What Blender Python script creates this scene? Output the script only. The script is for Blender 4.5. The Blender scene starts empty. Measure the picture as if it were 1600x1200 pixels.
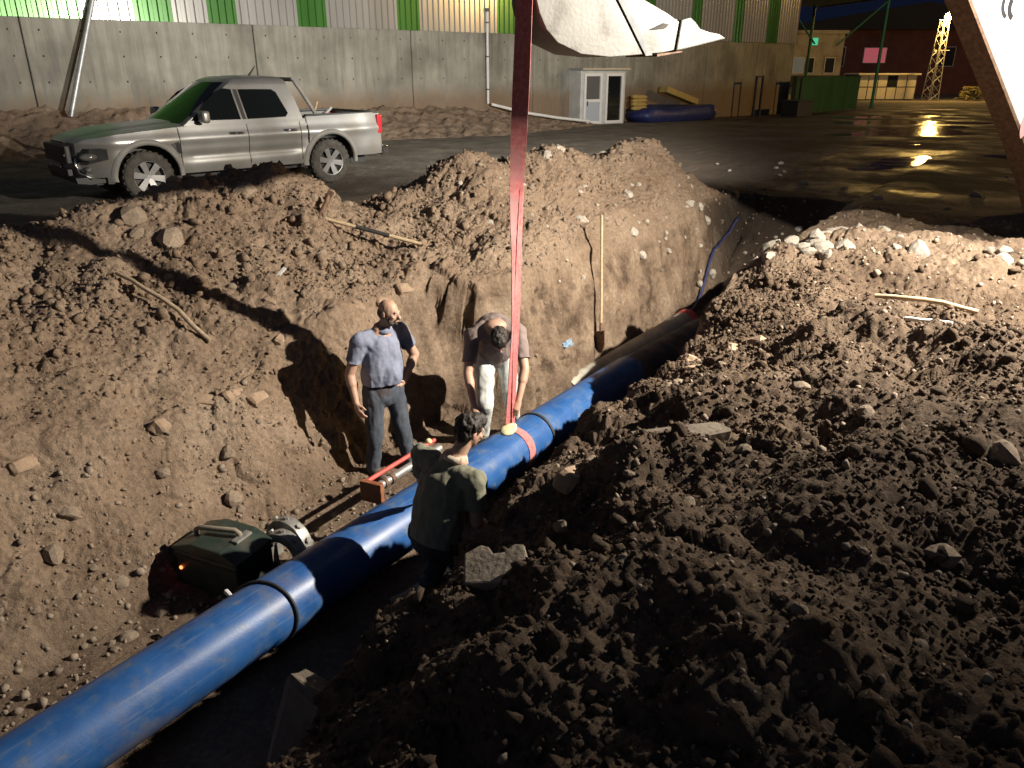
import bpy, bmesh, math, random
import numpy as np
from mathutils import Vector, Matrix
R = math.radians
rnd = random.Random(7)
scn = bpy.context.scene
col = scn.collection

# ------------------------------------------------------------------ camera
cam_d = bpy.data.cameras.new('camera'); cam = bpy.data.objects.new('camera', cam_d); col.objects.link(cam)
cam.location = (0, 0, 2.15); cam.rotation_euler = (R(90 - 22.3), 0, 0)
cam_d.sensor_width = 36; cam_d.lens = 36 * 1208 / 1600; cam_d.clip_start = 0.05; cam_d.clip_end = 1500
scn.camera = cam
# ------------------------------------------------------------------ night sky
wd = bpy.data.worlds.new('World'); scn.world = wd; wd.use_nodes = True
nt = wd.node_tree; bg = nt.nodes['Background']
sky = nt.nodes.new('ShaderNodeTexSky'); sky.sky_type = 'NISHITA'; sky.sun_disc = False
sky.sun_elevation = R(-4.0); sky.sun_rotation = R(200)
ad_ = nt.nodes.new('ShaderNodeMix'); ad_.data_type = 'RGBA'; ad_.blend_type = 'ADD'; ad_.inputs[0].default_value = 1.0
nt.links.new(sky.outputs['Color'], ad_.inputs[6]); ad_.inputs[7].default_value = (.0030, .0045, .0125, 1)      # night-blue air glow
nt.links.new(ad_.outputs[2], bg.inputs['Color']); bg.inputs['Strength'].default_value = 1.3
# ------------------------------------------------------------------ exposure
scn.view_settings.view_transform = 'Standard'; scn.view_settings.look = 'None'
scn.view_settings.exposure = 0.0; scn.view_settings.gamma = 1.0
scn.cycles.use_denoising = True
scn.cycles.max_bounces = 6; scn.cycles.diffuse_bounces = 3; scn.cycles.glossy_bounces = 3
scn.cycles.transmission_bounces = 3; scn.cycles.sample_clamp_indirect = 4.0
scn.cycles.caustics_reflective = False; scn.cycles.caustics_refractive = False

LAMP_A = Vector((5.6, 5.10, 3.62))       # work lamp on a stand right of the frame
LAMP_B = Vector((6.95, 11.0, 3.45))       # long-range lamp added on the excavator to light the wall and pickup
LAMP_A_POWER = 7300; LAMP_B_POWER = 19500
SODIUM_POWER = 4200; STREET_POWER = 8000

# ------------------------------------------------------------------ helpers
def link(o, parent=None):
    col.objects.link(o)
    if parent is not None: o.parent = parent
    return o
def tag(o, label, cat, group=None, kind=None):
    if label: o['label'] = label
    if cat: o['category'] = cat
    if group: o['group'] = group
    if kind: o['kind'] = kind
    return o
def empty(name, loc=(0, 0, 0), rz=0, label=None, cat=None, group=None):
    o = bpy.data.objects.new(name, None); o.empty_display_size = .1
    o.location = loc; o.rotation_euler = (0, 0, rz); link(o)
    return tag(o, label, cat, group)

class MB:
    """collects shapes; build() makes one mesh object"""
    def __init__(s): s.v = []; s.f = []
    def add(s, vs, fs):
        b = len(s.v); s.v += [tuple(p) for p in vs]; s.f += [tuple(i + b for i in f) for f in fs]; return s
    def box(s, c, d, M=None):
        x, y, z = [k / 2 for k in d]
        vs = [Vector((i * x, j * y, k * z)) for i in (-1, 1) for j in (-1, 1) for k in (-1, 1)]
        if M is not None: vs = [M @ p for p in vs]
        vs = [p + Vector(c) for p in vs]
        return s.add(vs, [(0, 1, 3, 2), (4, 6, 7, 5), (0, 4, 5, 1), (2, 3, 7, 6), (0, 2, 6, 4), (1, 5, 7, 3)])
    def b2(s, a, b):
        return s.box([(p + q) / 2 for p, q in zip(a, b)], [abs(q - p) for p, q in zip(a, b)])
    def tube(s, pts, rad, n=10, cap=True):
        pts = [Vector(p) for p in pts]; m = len(pts)
        if not hasattr(rad, '__len__'): rad = [rad] * m
        rings = []; up = None
        for i, p in enumerate(pts):
            d = (pts[min(i + 1, m - 1)] - pts[max(i - 1, 0)]).normalized()
            if up is None:
                up = d.orthogonal().normalized()
            up = (up - d * up.dot(d)).normalized(); w = d.cross(up)
            rings.append([p + (up * math.cos(2 * math.pi * k / n) + w * math.sin(2 * math.pi * k / n)) * rad[i] for k in range(n)])
        vs = [q for r_ in rings for q in r_]; fs = []
        for i in range(m - 1):
            for k in range(n):
                fs.append((i * n + k, i * n + (k + 1) % n, (i + 1) * n + (k + 1) % n, (i + 1) * n + k))
        if cap: fs += [tuple(range(n))[::-1], tuple(range((m - 1) * n, m * n))]
        return s.add(vs, fs)
    def prism(s, poly, lo, hi, plane='xz'):
        n = len(poly)
        def P(a, b, c):
            return (a, c, b) if plane == 'xz' else ((a, b, c) if plane == 'xy' else (c, a, b))
        vs = [P(a, b, lo) for a, b in poly] + [P(a, b, hi) for a, b in poly]
        fs = [tuple(range(n))[::-1], tuple(range(n, 2 * n))] + [(i, (i + 1) % n, n + (i + 1) % n, n + i) for i in range(n)]
        return s.add(vs, fs)
    def rcone(s, p0, p1, r0, r1, wide=None, k=1.0, n=14):
        """round cone: closed, hemispherical ends, optional widening along a direction"""
        p0 = Vector(p0); p1 = Vector(p1); d = p1 - p0; L = d.length
        if L < 1e-5: d = Vector((0, 0, 1)); L = 0
        else: d = d / L
        if wide is not None:
            a = Vector(wide); a = (a - d * a.dot(d)).normalized()
        else: a = d.orthogonal().normalized()
        b = d.cross(a); rows = []
        for i in range(4):
            th = -math.pi / 2 + math.pi / 2 * (i + .35) / 4
            rows.append((r0 * math.sin(th), r0 * math.cos(th)))
        rows.append((0, r0)); rows.append((L * .5, (r0 + r1) / 2)); rows.append((L, r1))
        for i in range(4):
            th = math.pi / 2 * (i + .65) / 4
            rows.append((L + r1 * math.sin(th), r1 * math.cos(th)))
        vs = []
        for h, rr in rows:
            for j in range(n):
                t = 2 * math.pi * j / n
                vs.append(p0 + d * h + a * (rr * k * math.cos(t)) + b * (rr * math.sin(t)))
        fs = []
        for i in range(len(rows) - 1):
            for j in range(n): fs.append((i * n + j, i * n + (j + 1) % n, (i + 1) * n + (j + 1) % n, (i + 1) * n + j))
        fs += [tuple(range(n))[::-1], tuple(range((len(rows) - 1) * n, len(rows) * n))]
        return s.add(vs, fs)
    def ell(s, c, r, M=None, n=14, m=9):
        c = Vector(c); vs = []
        for i in range(1, m):
            th = math.pi * i / m
            for j in range(n):
                ph = 2 * math.pi * j / n
                p = Vector((r[0] * math.sin(th) * math.cos(ph), r[1] * math.sin(th) * math.sin(ph), r[2] * math.cos(th)))
                vs.append(c + (M @ p if M is not None else p))
        fs = []
        for i in range(m - 2):
            for j in range(n): fs.append((i * n + j, (i + 1) * n + j, (i + 1) * n + (j + 1) % n, i * n + (j + 1) % n))
        fs += [tuple(range(n)), tuple(range((m - 2) * n, (m - 1) * n))[::-1]]
        return s.add(vs, fs)
    def mesh(s, name, smooth=False, bevel=0, seg=2, fixn=True):
        me = bpy.data.meshes.new(name); me.from_pydata(s.v, [], s.f)
        if fixn or bevel:
            bm = bmesh.new(); bm.from_mesh(me)
            if bevel:
                es = [e for e in bm.edges if len(e.link_faces) == 2 and e.calc_face_angle(0) > .5]
                bmesh.ops.bevel(bm, geom=es, offset=bevel, segments=seg, affect='EDGES', profile=.6, clamp_overlap=True)
            bmesh.ops.recalc_face_normals(bm, faces=bm.faces)
            bm.to_mesh(me); bm.free()
        if smooth: me.shade_smooth()
        return me
    def build(s, name, m, parent=None, smooth=False, bevel=0, seg=2, auto=None, label=None, cat=None, group=None, kind=None, loc=None, rot=None):
        me = s.mesh(name, smooth, bevel, seg)
        if auto is not None:
            me.shade_smooth(); 
            try: me.set_sharp_from_angle(angle=R(auto))
            except Exception: pass
        me.materials.append(m)
        o = bpy.data.objects.new(name, me); link(o, parent)
        if loc is not None: o.location = loc
        if rot is not None: o.rotation_euler = rot
        return tag(o, label, cat, group, kind)

def pmat(name, c1, c2=None, scale=6, rough=.7, metal=0, bump=0, bscale=60, detail=6, lo=.35, hi=.65, r2=None, emit=None, estr=0, alpha=None, stretch=None, c3=None, s3=1.5):
    m = bpy.data.materials.new(name); m.use_nodes = True
    t = m.node_tree; N = t.nodes; L = t.links; b = N['Principled BSDF']
    b.inputs['Roughness'].default_value = rough; b.inputs['Metallic'].default_value = metal
    tc = N.new('ShaderNodeTexCoord'); src = tc.outputs['Object']
    if stretch:
        mp = N.new('ShaderNodeMapping'); mp.inputs['Scale'].default_value = stretch; L.new(src, mp.inputs['Vector']); src = mp.outputs['Vector']
    def rgba(c): return (*c, 1)
    if c2 is None: b.inputs['Base Color'].default_value = rgba(c1)
    else:
        n = N.new('ShaderNodeTexNoise'); n.inputs['Scale'].default_value = scale; n.inputs['Detail'].default_value = detail; n.inputs['Roughness'].default_value = .62
        L.new(src, n.inputs['Vector'])
        r = N.new('ShaderNodeValToRGB'); r.color_ramp.elements[0].position = lo; r.color_ramp.elements[1].position = hi
        r.color_ramp.elements[0].color = rgba(c1); r.color_ramp.elements[1].color = rgba(c2)
        L.new(n.outputs['Fac'], r.inputs['Fac']); outc = r.outputs['Color']
        if c3 is not None:
            n3 = N.new('ShaderNodeTexNoise'); n3.inputs['Scale'].default_value = s3; n3.inputs['Detail'].default_value = 8; L.new(src, n3.inputs['Vector'])
            r3 = N.new('ShaderNodeValToRGB'); r3.color_ramp.elements[0].position = .5; r3.color_ramp.elements[1].position = .68
            L.new(n3.outputs['Fac'], r3.inputs['Fac'])
            mx = N.new('ShaderNodeMix'); mx.data_type = 'RGBA'; L.new(r3.outputs['Color'], mx.inputs[0]); L.new(outc, mx.inputs[6]); mx.inputs[7].default_value = rgba(c3); outc = mx.outputs[2]
        L.new(outc, b.inputs['Base Color'])
        if r2 is not None:
            mr = N.new('ShaderNodeMapRange'); mr.inputs['To Min'].default_value = rough; mr.inputs['To Max'].default_value = r2
            L.new(n.outputs['Fac'], mr.inputs['Value']); L.new(mr.outputs['Result'], b.inputs['Roughness'])
    if bump:
        n2 = N.new('ShaderNodeTexNoise'); n2.inputs['Scale'].default_value = bscale; n2.inputs['Detail'].default_value = 5; L.new(src, n2.inputs['Vector'])
        bp = N.new('ShaderNodeBump'); bp.inputs['Strength'].default_value = 1; bp.inputs['Distance'].default_value = bump
        L.new(n2.outputs['Fac'], bp.inputs['Height']); L.new(bp.outputs['Normal'], b.inputs['Normal'])
    if emit: b.inputs['Emission Color'].default_value = rgba(emit); b.inputs['Emission Strength'].default_value = estr
    return m

# ------------------------------------------------------------------ trench frame (s along the pipe, t across it to the right)
BE = R(34.75); UX, UY = math.sin(BE), math.cos(BE); AX, AY = -1.44, 4.54
def W(s, t, z=0.0): return Vector((AX + s * UX + t * UY, AY + s * UY - t * UX, z))
def ST(x, y): dx, dy = x - AX, y - AY; return dx * UX + dy * UY, dx * UY - dy * UX

# numpy noise
_prm = np.random.default_rng(3).permutation(512)
def _h(ix, iy, iz, k=0):
    return _prm[(_prm[(_prm[(ix + k * 37) & 511] + iy) & 511] + iz) & 511]
_g = np.random.default_rng(5).normal(size=(512, 3)); _g /= np.linalg.norm(_g, axis=1)[:, None]
def perlin(x, y, z, k=0):
    ix, iy, iz = np.floor(x).astype(np.int64), np.floor(y).astype(np.int64), np.floor(z).astype(np.int64)
    fx, fy, fz = x - ix, y - iy, z - iz
    u, v, w = [q * q * q * (q * (q * 6 - 15) + 10) for q in (fx, fy, fz)]
    r = 0
    for a in (0, 1):
        for b in (0, 1):
            for c in (0, 1):
                g = _g[_h(ix + a, iy + b, iz + c, k)]
                d = g[..., 0] * (fx - a) + g[..., 1] * (fy - b) + g[..., 2] * (fz - c)
                r = r + d * (u if a else 1 - u) * (v if b else 1 - v) * (w if c else 1 - w)
    return r * 1.5
_wr = np.random.default_rng(11).random((512, 3))
def worley(x, y, k=0):
    """distance to nearest feature point and a random number for it (2D)"""
    ix, iy = np.floor(x).astype(np.int64), np.floor(y).astype(np.int64)
    best = np.full(x.shape, 9.0); rid = np.zeros(x.shape)
    for a in (-1, 0, 1):
        for b in (-1, 0, 1):
            h = _h(ix + a, iy + b, ix * 0 + k)
            d = (ix + a + _wr[h, 0] - x) ** 2 + (iy + b + _wr[h, 1] - y) ** 2
            m = d < best; best = np.where(m, d, best); rid = np.where(m, _wr[h, 2], rid)
    return np.sqrt(best), rid

# ------------------------------------------------------------------ ground sheet with trench and spoil heaps
# knots over s: left side (floor edge, wall mid, wall top, slope mid, crest, back foot), right side (floor edge, lip, near, mid, crest, back)
LK = {
 -9.0: [(-1.0, -1.50), (-1.45, -.95), (-1.85, -.38), (-3.2, .22), (-4.9, .62), (-6.8, 0)],
 -1.0: [(-1.0, -1.50), (-1.50, -.90), (-1.90, -.34), (-3.2, .24), (-4.9, .68), (-6.8, 0)],
 0.2:  [(-1.15, -1.50), (-1.50, -1.0), (-1.72, -.58), (-2.7, -.02), (-4.6, .70), (-6.4, 0)],
 0.9:  [(-1.20, -1.50), (-1.42, -1.05), (-1.66, -.56), (-2.6, .0), (-4.3, .74), (-6.2, 0)],
 1.4:  [(-1.30, -1.50), (-1.60, -.85), (-1.90, -.25), (-2.7, .1), (-4.1, .85), (-6.0, 0)],
 2.2:  [(-1.42, -1.50), (-1.58, -.75), (-1.82, -.10), (-2.6, .18), (-3.9, .98), (-5.7, 0)],
 2.9:  [(-1.38, -1.50), (-1.55, -.75), (-1.80, -.06), (-2.6, .22), (-3.6, 1.12), (-5.3, 0)],
 3.2:  [(-1.26, -1.50), (-1.46, -.75), (-1.72, -.04), (-2.4, .18), (-3.5, 1.0), (-5.2, 0)],
 3.7:  [(-.74, -1.50), (-.96, -.75), (-1.22, -.02), (-2.05, .14), (-3.3, .60), (-5.0, 0)],
 4.05: [(-.60, -1.50), (-.80, -.75), (-1.04, .0), (-1.9, .16), (-3.1, .48), (-4.9, 0)],
 4.45: [(-.60, -1.50), (-.80, -.75), (-1.02, .0), (-1.7, .30), (-2.9, .70), (-4.7, 0)],
 5.2:  [(-.62, -1.50), (-.80, -.75), (-1.02, .02), (-1.5, .36), (-2.55, 1.20), (-4.4, 0)],
 5.8:  [(-.62, -1.50), (-.80, -.75), (-1.02, .02), (-1.5, .34), (-2.35, 1.02), (-4.2, 0)],
 6.5:  [(-.62, -1.50), (-.80, -.75), (-1.00, .02), (-1.4, .36), (-2.15, 1.14), (-4.0, 0)],
 7.7:  [(-.64, -1.50), (-.80, -.75), (-1.00, .02), (-1.4, .28), (-2.1, .86), (-3.9, 0)],
 9.2:  [(-.66, -1.50), (-.80, -.75), (-1.00, .02), (-1.35, .30), (-2.0, 1.06), (-3.8, 0)],
 10.3: [(-.66, -1.50), (-.90, -.75), (-1.25, .0), (-1.4, .2), (-1.7, .42), (-3.0, 0)],
 11.3: [(-.60, -1.50), (-.85, -.75), (-1.15, .0), (-1.4, .02), (-1.7, .04), (-2.6, 0)],
 30.0: [(-.60, -1.50), (-.85, -.75), (-1.15, .0), (-1.4, .0), (-1.7, .0), (-2.6, 0)]}
RK = {
 -9.0: [(1.15, -1.50), (1.90, -.12), (2.6, .16), (3.5, .40), (5.2, .55), (9, .1)],
 -1.6: [(1.15, -1.50), (1.95, -.22), (2.5, .10), (3.4, .38), (5.0, .52), (9, .1)],
 -0.8: [(1.15, -1.50), (1.84, -.08), (2.3, .12), (3.2, .40), (4.8, .52), (9, .1)],
 0.3:  [(1.05, -1.50), (1.66, -.05), (2.2, .16), (3.2, .36), (4.6, .48), (8, .1)],
 1.2:  [(.90, -1.50), (1.52, -.12), (2.1, .10), (3.0, .36), (4.3, .46), (8, .1)],
 2.3:  [(.70, -1.50), (1.42, -.22), (2.0, .05), (2.9, .30), (4.0, .42), (7, .1)],
 3.6:  [(.62, -1.50), (1.36, -.20), (1.9, .04), (2.7, .30), (3.5, .36), (6, .05)],
 4.6:  [(.62, -1.50), (1.16, .02), (1.6, .12), (2.3, .16), (3.4, .05), (6, 0)],
 5.3:  [(.62, -1.50), (1.06, .08), (1.45, .24), (2.4, .40), (3.4, .36), (5, 0)],
 6.0:  [(.62, -1.50), (1.10, .06), (1.5, .30), (2.5, .55), (3.5, .52), (5, 0)],
 6.8:  [(.62, -1.50), (1.06, .06), (1.4, .14), (2.1, .24), (3.0, .2), (4.5, 0)],
 8.0:  [(.60, -1.50), (1.02, .06), (1.35, .08), (1.8, .10), (2.5, .06), (4, 0)],
 10.0: [(.58, -1.50), (.95, .04), (1.25, .10), (1.6, .08), (2.4, .03), (4, 0)],
 30.0: [(.58, -1.50), (.90, .0), (1.25, .0), (1.6, .0), (2.4, .0), (4, 0)]}
def grow(a, b, step, k=1.16):
    out = [a]; st = step
    while out[-1] < b: out.append(out[-1] + st); st *= k
    return np.array(out)
s_f = []; s_ = -4.4
while s_ < 12.2:
    s_f.append(s_); s_ += .015 + .0013 * max(0, s_ + 1.5)
sg = np.concatenate([-grow(4.45, 420, .09)[::-1], np.array(s_f), grow(s_f[-1] + .05, 480, .07)])
t_f = []; t_ = -5.6
while t_ < 5.2:
    t_f.append(t_)
    wall = (-2.0 < t_ < -.6) or (.55 < t_ < 1.9)
    t_ += .0075 if wall else (.015 if -4.2 < t_ < 4 else .026)
tg = np.concatenate([-grow(5.65, 420, .09)[::-1], np.array(t_f), grow(t_f[-1] + .05, 420, .07)])
def knots_at(K, s):
    ks = sorted(K); A = np.array([K[k] for k in ks]); s = np.clip(s, ks[0], ks[-1])
    i = np.clip(np.searchsorted(ks, s, side='right') - 1, 0, len(ks) - 2)
    f = (s - np.array(ks)[i]) / (np.array(ks)[i + 1] - np.array(ks)[i]); f = f * f * (3 - 2 * f)
    return A[i] * (1 - f)[:, None, None] + A[i + 1] * f[:, None, None]
LA = knots_at(LK, sg); RA = knots_at(RK, sg)
H0 = np.zeros((len(sg), len(tg)))
for i in range(len(sg)):
    k = np.vstack([LA[i][::-1], RA[i]])
    ks = np.concatenate([[-900], k[:, 0], [900]]); kz = np.concatenate([[0], k[:, 1], [0]])
    H0[i] = np.interp(tg, ks, kz)
SS, TT = np.meshgrid(sg, tg, indexing='ij')
# soften the knots' creases
ker = np.array([1, 2, 3, 4, 3, 2, 1.]); ker /= ker.sum()
inner = slice(60, -60)
for _ in range(3):
    P_ = np.pad(H0, ((0, 0), (3, 3)), mode='edge'); Hs = sum(P_[:, j:j + H0.shape[1]] * ker[j] for j in range(7)); H0 = Hs
# far end of the trench: a ramp up to the ground; near end closed off out of frame
wob = .25 * perlin(TT * .8, SS * .3, SS * 0 + 9.3, 4)
ramp = np.interp(SS + wob, [-40, 9.6, 10.2, 10.9, 11.5, 12, 60], [-9, -1.5, -1.3, -.7, -.02, 0, 0])
rampn = np.interp(SS, [-40, -9.5, -8.0, 60], [0, 0, -1.5, -9])
H0 = np.where(H0 < 0, np.maximum(H0, np.maximum(ramp, rampn)), H0)
XX = AX + SS * UX + TT * UY; YY = AY + SS * UY - TT * UX
far_drop = -.0171 * np.clip(YY - 25, 0, 75)
# arc-length coordinate across so that noise is not stretched on the walls
dq = np.sqrt(np.diff(H0, axis=1) ** 2 + np.diff(TT, axis=1) ** 2)
QQ = np.concatenate([np.zeros((len(sg), 1)), np.cumsum(dq, axis=1)], axis=1); QQ -= QQ[:, [np.argmin(abs(tg))]]
_c = np.cumsum(np.pad(QQ, ((46, 45), (0, 0)), mode='edge'), axis=0); QQ = (_c[91:] - _c[:-91])[:QQ.shape[0]] / 91 if (_c[91:] - _c[:-91]).shape[0] >= QQ.shape[0] else QQ
# masks
heapL = np.clip((-TT - np.where(SS > 3.5, 1.02, 1.6)) / .25, 0, 1) * np.clip(H0 / .12 + .9, 0, 1) * np.clip((6.6 + TT) / 1.5, 0, 1) * np.clip((11.6 - SS) / .8, 0, 1)
heapR = np.clip((TT - 1.0) / .4, 0, 1) * np.clip((8.5 - TT) / 2.5, 0, 1) * np.clip((11.5 - SS) / 3, 0, 1)
loose = np.clip(heapL + heapR, 0, 1)
leftbank = np.clip((-TT - .9) / .3, 0, 1) * np.clip((3.3 - SS) / .8, 0, 1) * np.clip((6.2 + TT), 0, 1)
smoothwall = np.clip((SS - 2.6) / .8, 0, 1) * np.clip((-TT - .5) / .15, 0, 1) * np.clip((.02 - H0) / .08, 0, 1)
far = np.clip((np.hypot(XX, YY) - 16) / 12, 0, 1) * (1 - loose)
near = np.hypot(XX, YY) < 24
amp = np.where(H0 < -.1, .55, .38) * (1 - loose) + loose
amp = np.maximum(amp, .8 * leftbank); amp = amp * (1 - .55 * smoothwall); amp *= (1 - .65 * far)
sub = near
xs, qs, zs = SS[sub], QQ[sub], H0[sub]
patch = np.clip(.5 + 1.5 * perlin(xs * .8 + 7, qs * .8, zs * 0 + 2, 18), .12, 1)
d = np.zeros(xs.shape); am = amp[sub]; lo_ = np.maximum(loose, .85 * leftbank)[sub]; hr_ = (heapR * np.clip((TT - 1.5) / .8, 0, 1))[sub]
d += .16 * hr_ * perlin(xs * .75, qs * .75, zs * 0 + 3.3, 14) + .10 * hr_ * perlin(xs * 1.9, qs * 1.9, zs * 0 + 1.3, 15)
d += .085 * am * perlin(xs * 1.3, qs * 1.3, zs * .3, 1) + .05 * am * perlin(xs * 3.1, qs * 3.1, zs * 0 + .5, 2)
w1, r1 = worley(xs * 3.2 + .3 * perlin(xs * 4, qs * 4, zs * 0, 8), qs * 3.2, 1)
d += .085 * am * lo_ * np.clip(1 - w1 * w1 * 1.7, 0, 1) * (r1 > .45) * r1
w2, r2 = worley(xs * 7.5 + .6 * perlin(xs * 9, qs * 9, zs * 0, 8), qs * 7.5 + .6 * perlin(xs * 9, qs * 9, zs * 0 + 4, 8), 2)
d += .050 * am * (.25 + .75 * lo_) * (1 - .35 * hr_) * patch * np.clip(1 - w2 * w2 * 1.8, 0, 1) * (r2 > .3) * r2
d += .014 * am * lo_ * patch * (1 - 2 * abs(perlin(xs * 6.3, qs * 6.3, zs * 0 + 2.2, 16))) + .008 * am * lo_ * (1 - 2 * abs(perlin(xs * 15, qs * 15, zs * 0 + 5.2, 17)))
w3, r3 = worley(xs * 17 + .4 * perlin(xs * 21, qs * 21, zs * 0, 8), qs * 17, 3)
d += .020 * am * (.3 + .7 * lo_) * (.35 + .65 * patch) * np.clip(1 - w3 * w3 * 1.9, 0, 1) * (r3 > .25)
w4, r4 = worley(xs * 36, qs * 36, 4)
d += .011 * am * (.4 + .6 * lo_) * np.clip(1 - w4 * w4 * 2, 0, 1) * (r4 > .3)
d += .012 * am * perlin(xs * 11, qs * 11, zs * 0, 6) + .008 * am * perlin(xs * 29, qs * 29, zs * 0, 7)
# vertical digging marks and clefts on the cut wall
sw = smoothwall[sub]
d += sw * (.055 * perlin(xs * 4.5, qs * .8, zs * 0, 3) + .030 * perlin(xs * 13, qs * 1.8, zs * 0, 5) + .05 * perlin(xs * 2.1, qs * 2.6, zs * 0 + 4, 9) - .06 * (perlin(xs * 5, qs * 5, zs * 0 + 6, 11) > .42))
DD = np.zeros(H0.shape); DD[sub] = d
Zs = H0 + far_drop
# normals of the base surface
gs = np.gradient(H0, sg, axis=0); gt = np.gradient(H0, tg, axis=1)
gs = np.clip(gs, -4, 4); gt = np.clip(gt, -4, 4)
nl = np.sqrt(1 + gs * gs + gt * gt); NS, NT, NZ = -gs / nl, -gt / nl, 1 / nl
S2 = SS + NS * DD; T2 = TT + NT * DD; GZ = Zs + NZ * DD
PX = AX + S2 * UX + T2 * UY; PY = AY + S2 * UY - T2 * UX
def gz(x, y):
    s, t = ST(x, y)
    i = int(np.clip(np.searchsorted(sg, s), 1, len(sg) - 1)); j = int(np.clip(np.searchsorted(tg, t), 1, len(tg) - 1))
    i0, j0 = i - 1, j - 1
    a = (s - sg[i0]) / (sg[i] - sg[i0]); b = (t - tg[j0]) / (tg[j] - tg[j0])
    return float((GZ[i0, j0] * (1 - b) + GZ[i0, j] * b) * (1 - a) + (GZ[i, j0] * (1 - b) + GZ[i, j] * b) * a)
def gzs(s, t):
    p = W(s, t); return gz(p.x, p.y)
def gn(s, t):
    """smooth ground normal"""
    i = int(np.clip(np.searchsorted(sg, s), 1, len(sg) - 1)); j = int(np.clip(np.searchsorted(tg, t), 1, len(tg) - 1))
    v = Vector((NS[i, j] * UX + NT[i, j] * UY, NS[i, j] * UY - NT[i, j] * UX, NZ[i, j])); return v.normalized()
def grid_mesh(name, X, Y, Z, smooth=True):
    a, b = X.shape
    co = np.stack([X, Y, Z], -1).reshape(-1, 3).astype(np.float32)
    idx = np.arange(a * b).reshape(a, b)
    q = np.stack([idx[:-1, :-1], idx[:-1, 1:], idx[1:, 1:], idx[1:, :-1]], -1).reshape(-1, 4)[:, ::-1]
    me = bpy.data.meshes.new(name)
    me.vertices.add(len(co)); me.vertices.foreach_set('co', co.ravel())
    me.loops.add(q.size); me.loops.foreach_set('vertex_index', q.ravel().astype(np.int32))
    me.polygons.add(len(q)); me.polygons.foreach_set('loop_start', np.arange(0, q.size, 4, dtype=np.int32))
    me.update(calc_edges=True)
    if smooth: me.shade_smooth()
    return me
gme = grid_mesh('ground', PX, PY, GZ)
# soil kind per vertex: dark damp topsoil on the right heap, dry pale fill on the left, brown clay in the cut, compacted gravel beyond
damp = np.clip((TT - .9) / .5, 0, 1) * np.clip((6.2 - SS) / 1.2, 0.72, 1)  # crest soil colour held dark to offset the near lamp's glare
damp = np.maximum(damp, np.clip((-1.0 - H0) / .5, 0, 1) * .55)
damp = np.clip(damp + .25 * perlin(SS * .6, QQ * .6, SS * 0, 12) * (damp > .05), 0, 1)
grav = np.clip((np.hypot(XX, YY) - 13) / 4, 0, 1) * (1 - loose)
grav = np.maximum(grav, np.clip((-TT - 5.5) / 1.2, 0, 1))
mud = np.clip((XX - .28 * YY + 3.2) / 3.5, 0, 1) * np.clip((YY - 12.5) / 1.5, 0, 1) * np.clip((70 - YY) / 25, 0, 1) * (1 - loose)
grav = grav * (1 - mud)
damp = np.maximum(damp, mud)
clay = np.clip((-.08 - H0) / .15, 0, 1) * np.clip((SS - 2.6) / .8, 0, 1) * np.clip(-TT / .4, 0, 1)
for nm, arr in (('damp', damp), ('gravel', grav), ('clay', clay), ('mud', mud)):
    a = gme.attributes.new(nm, 'FLOAT', 'POINT'); a.data.foreach_set('value', arr.astype(np.float32).ravel())

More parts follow.
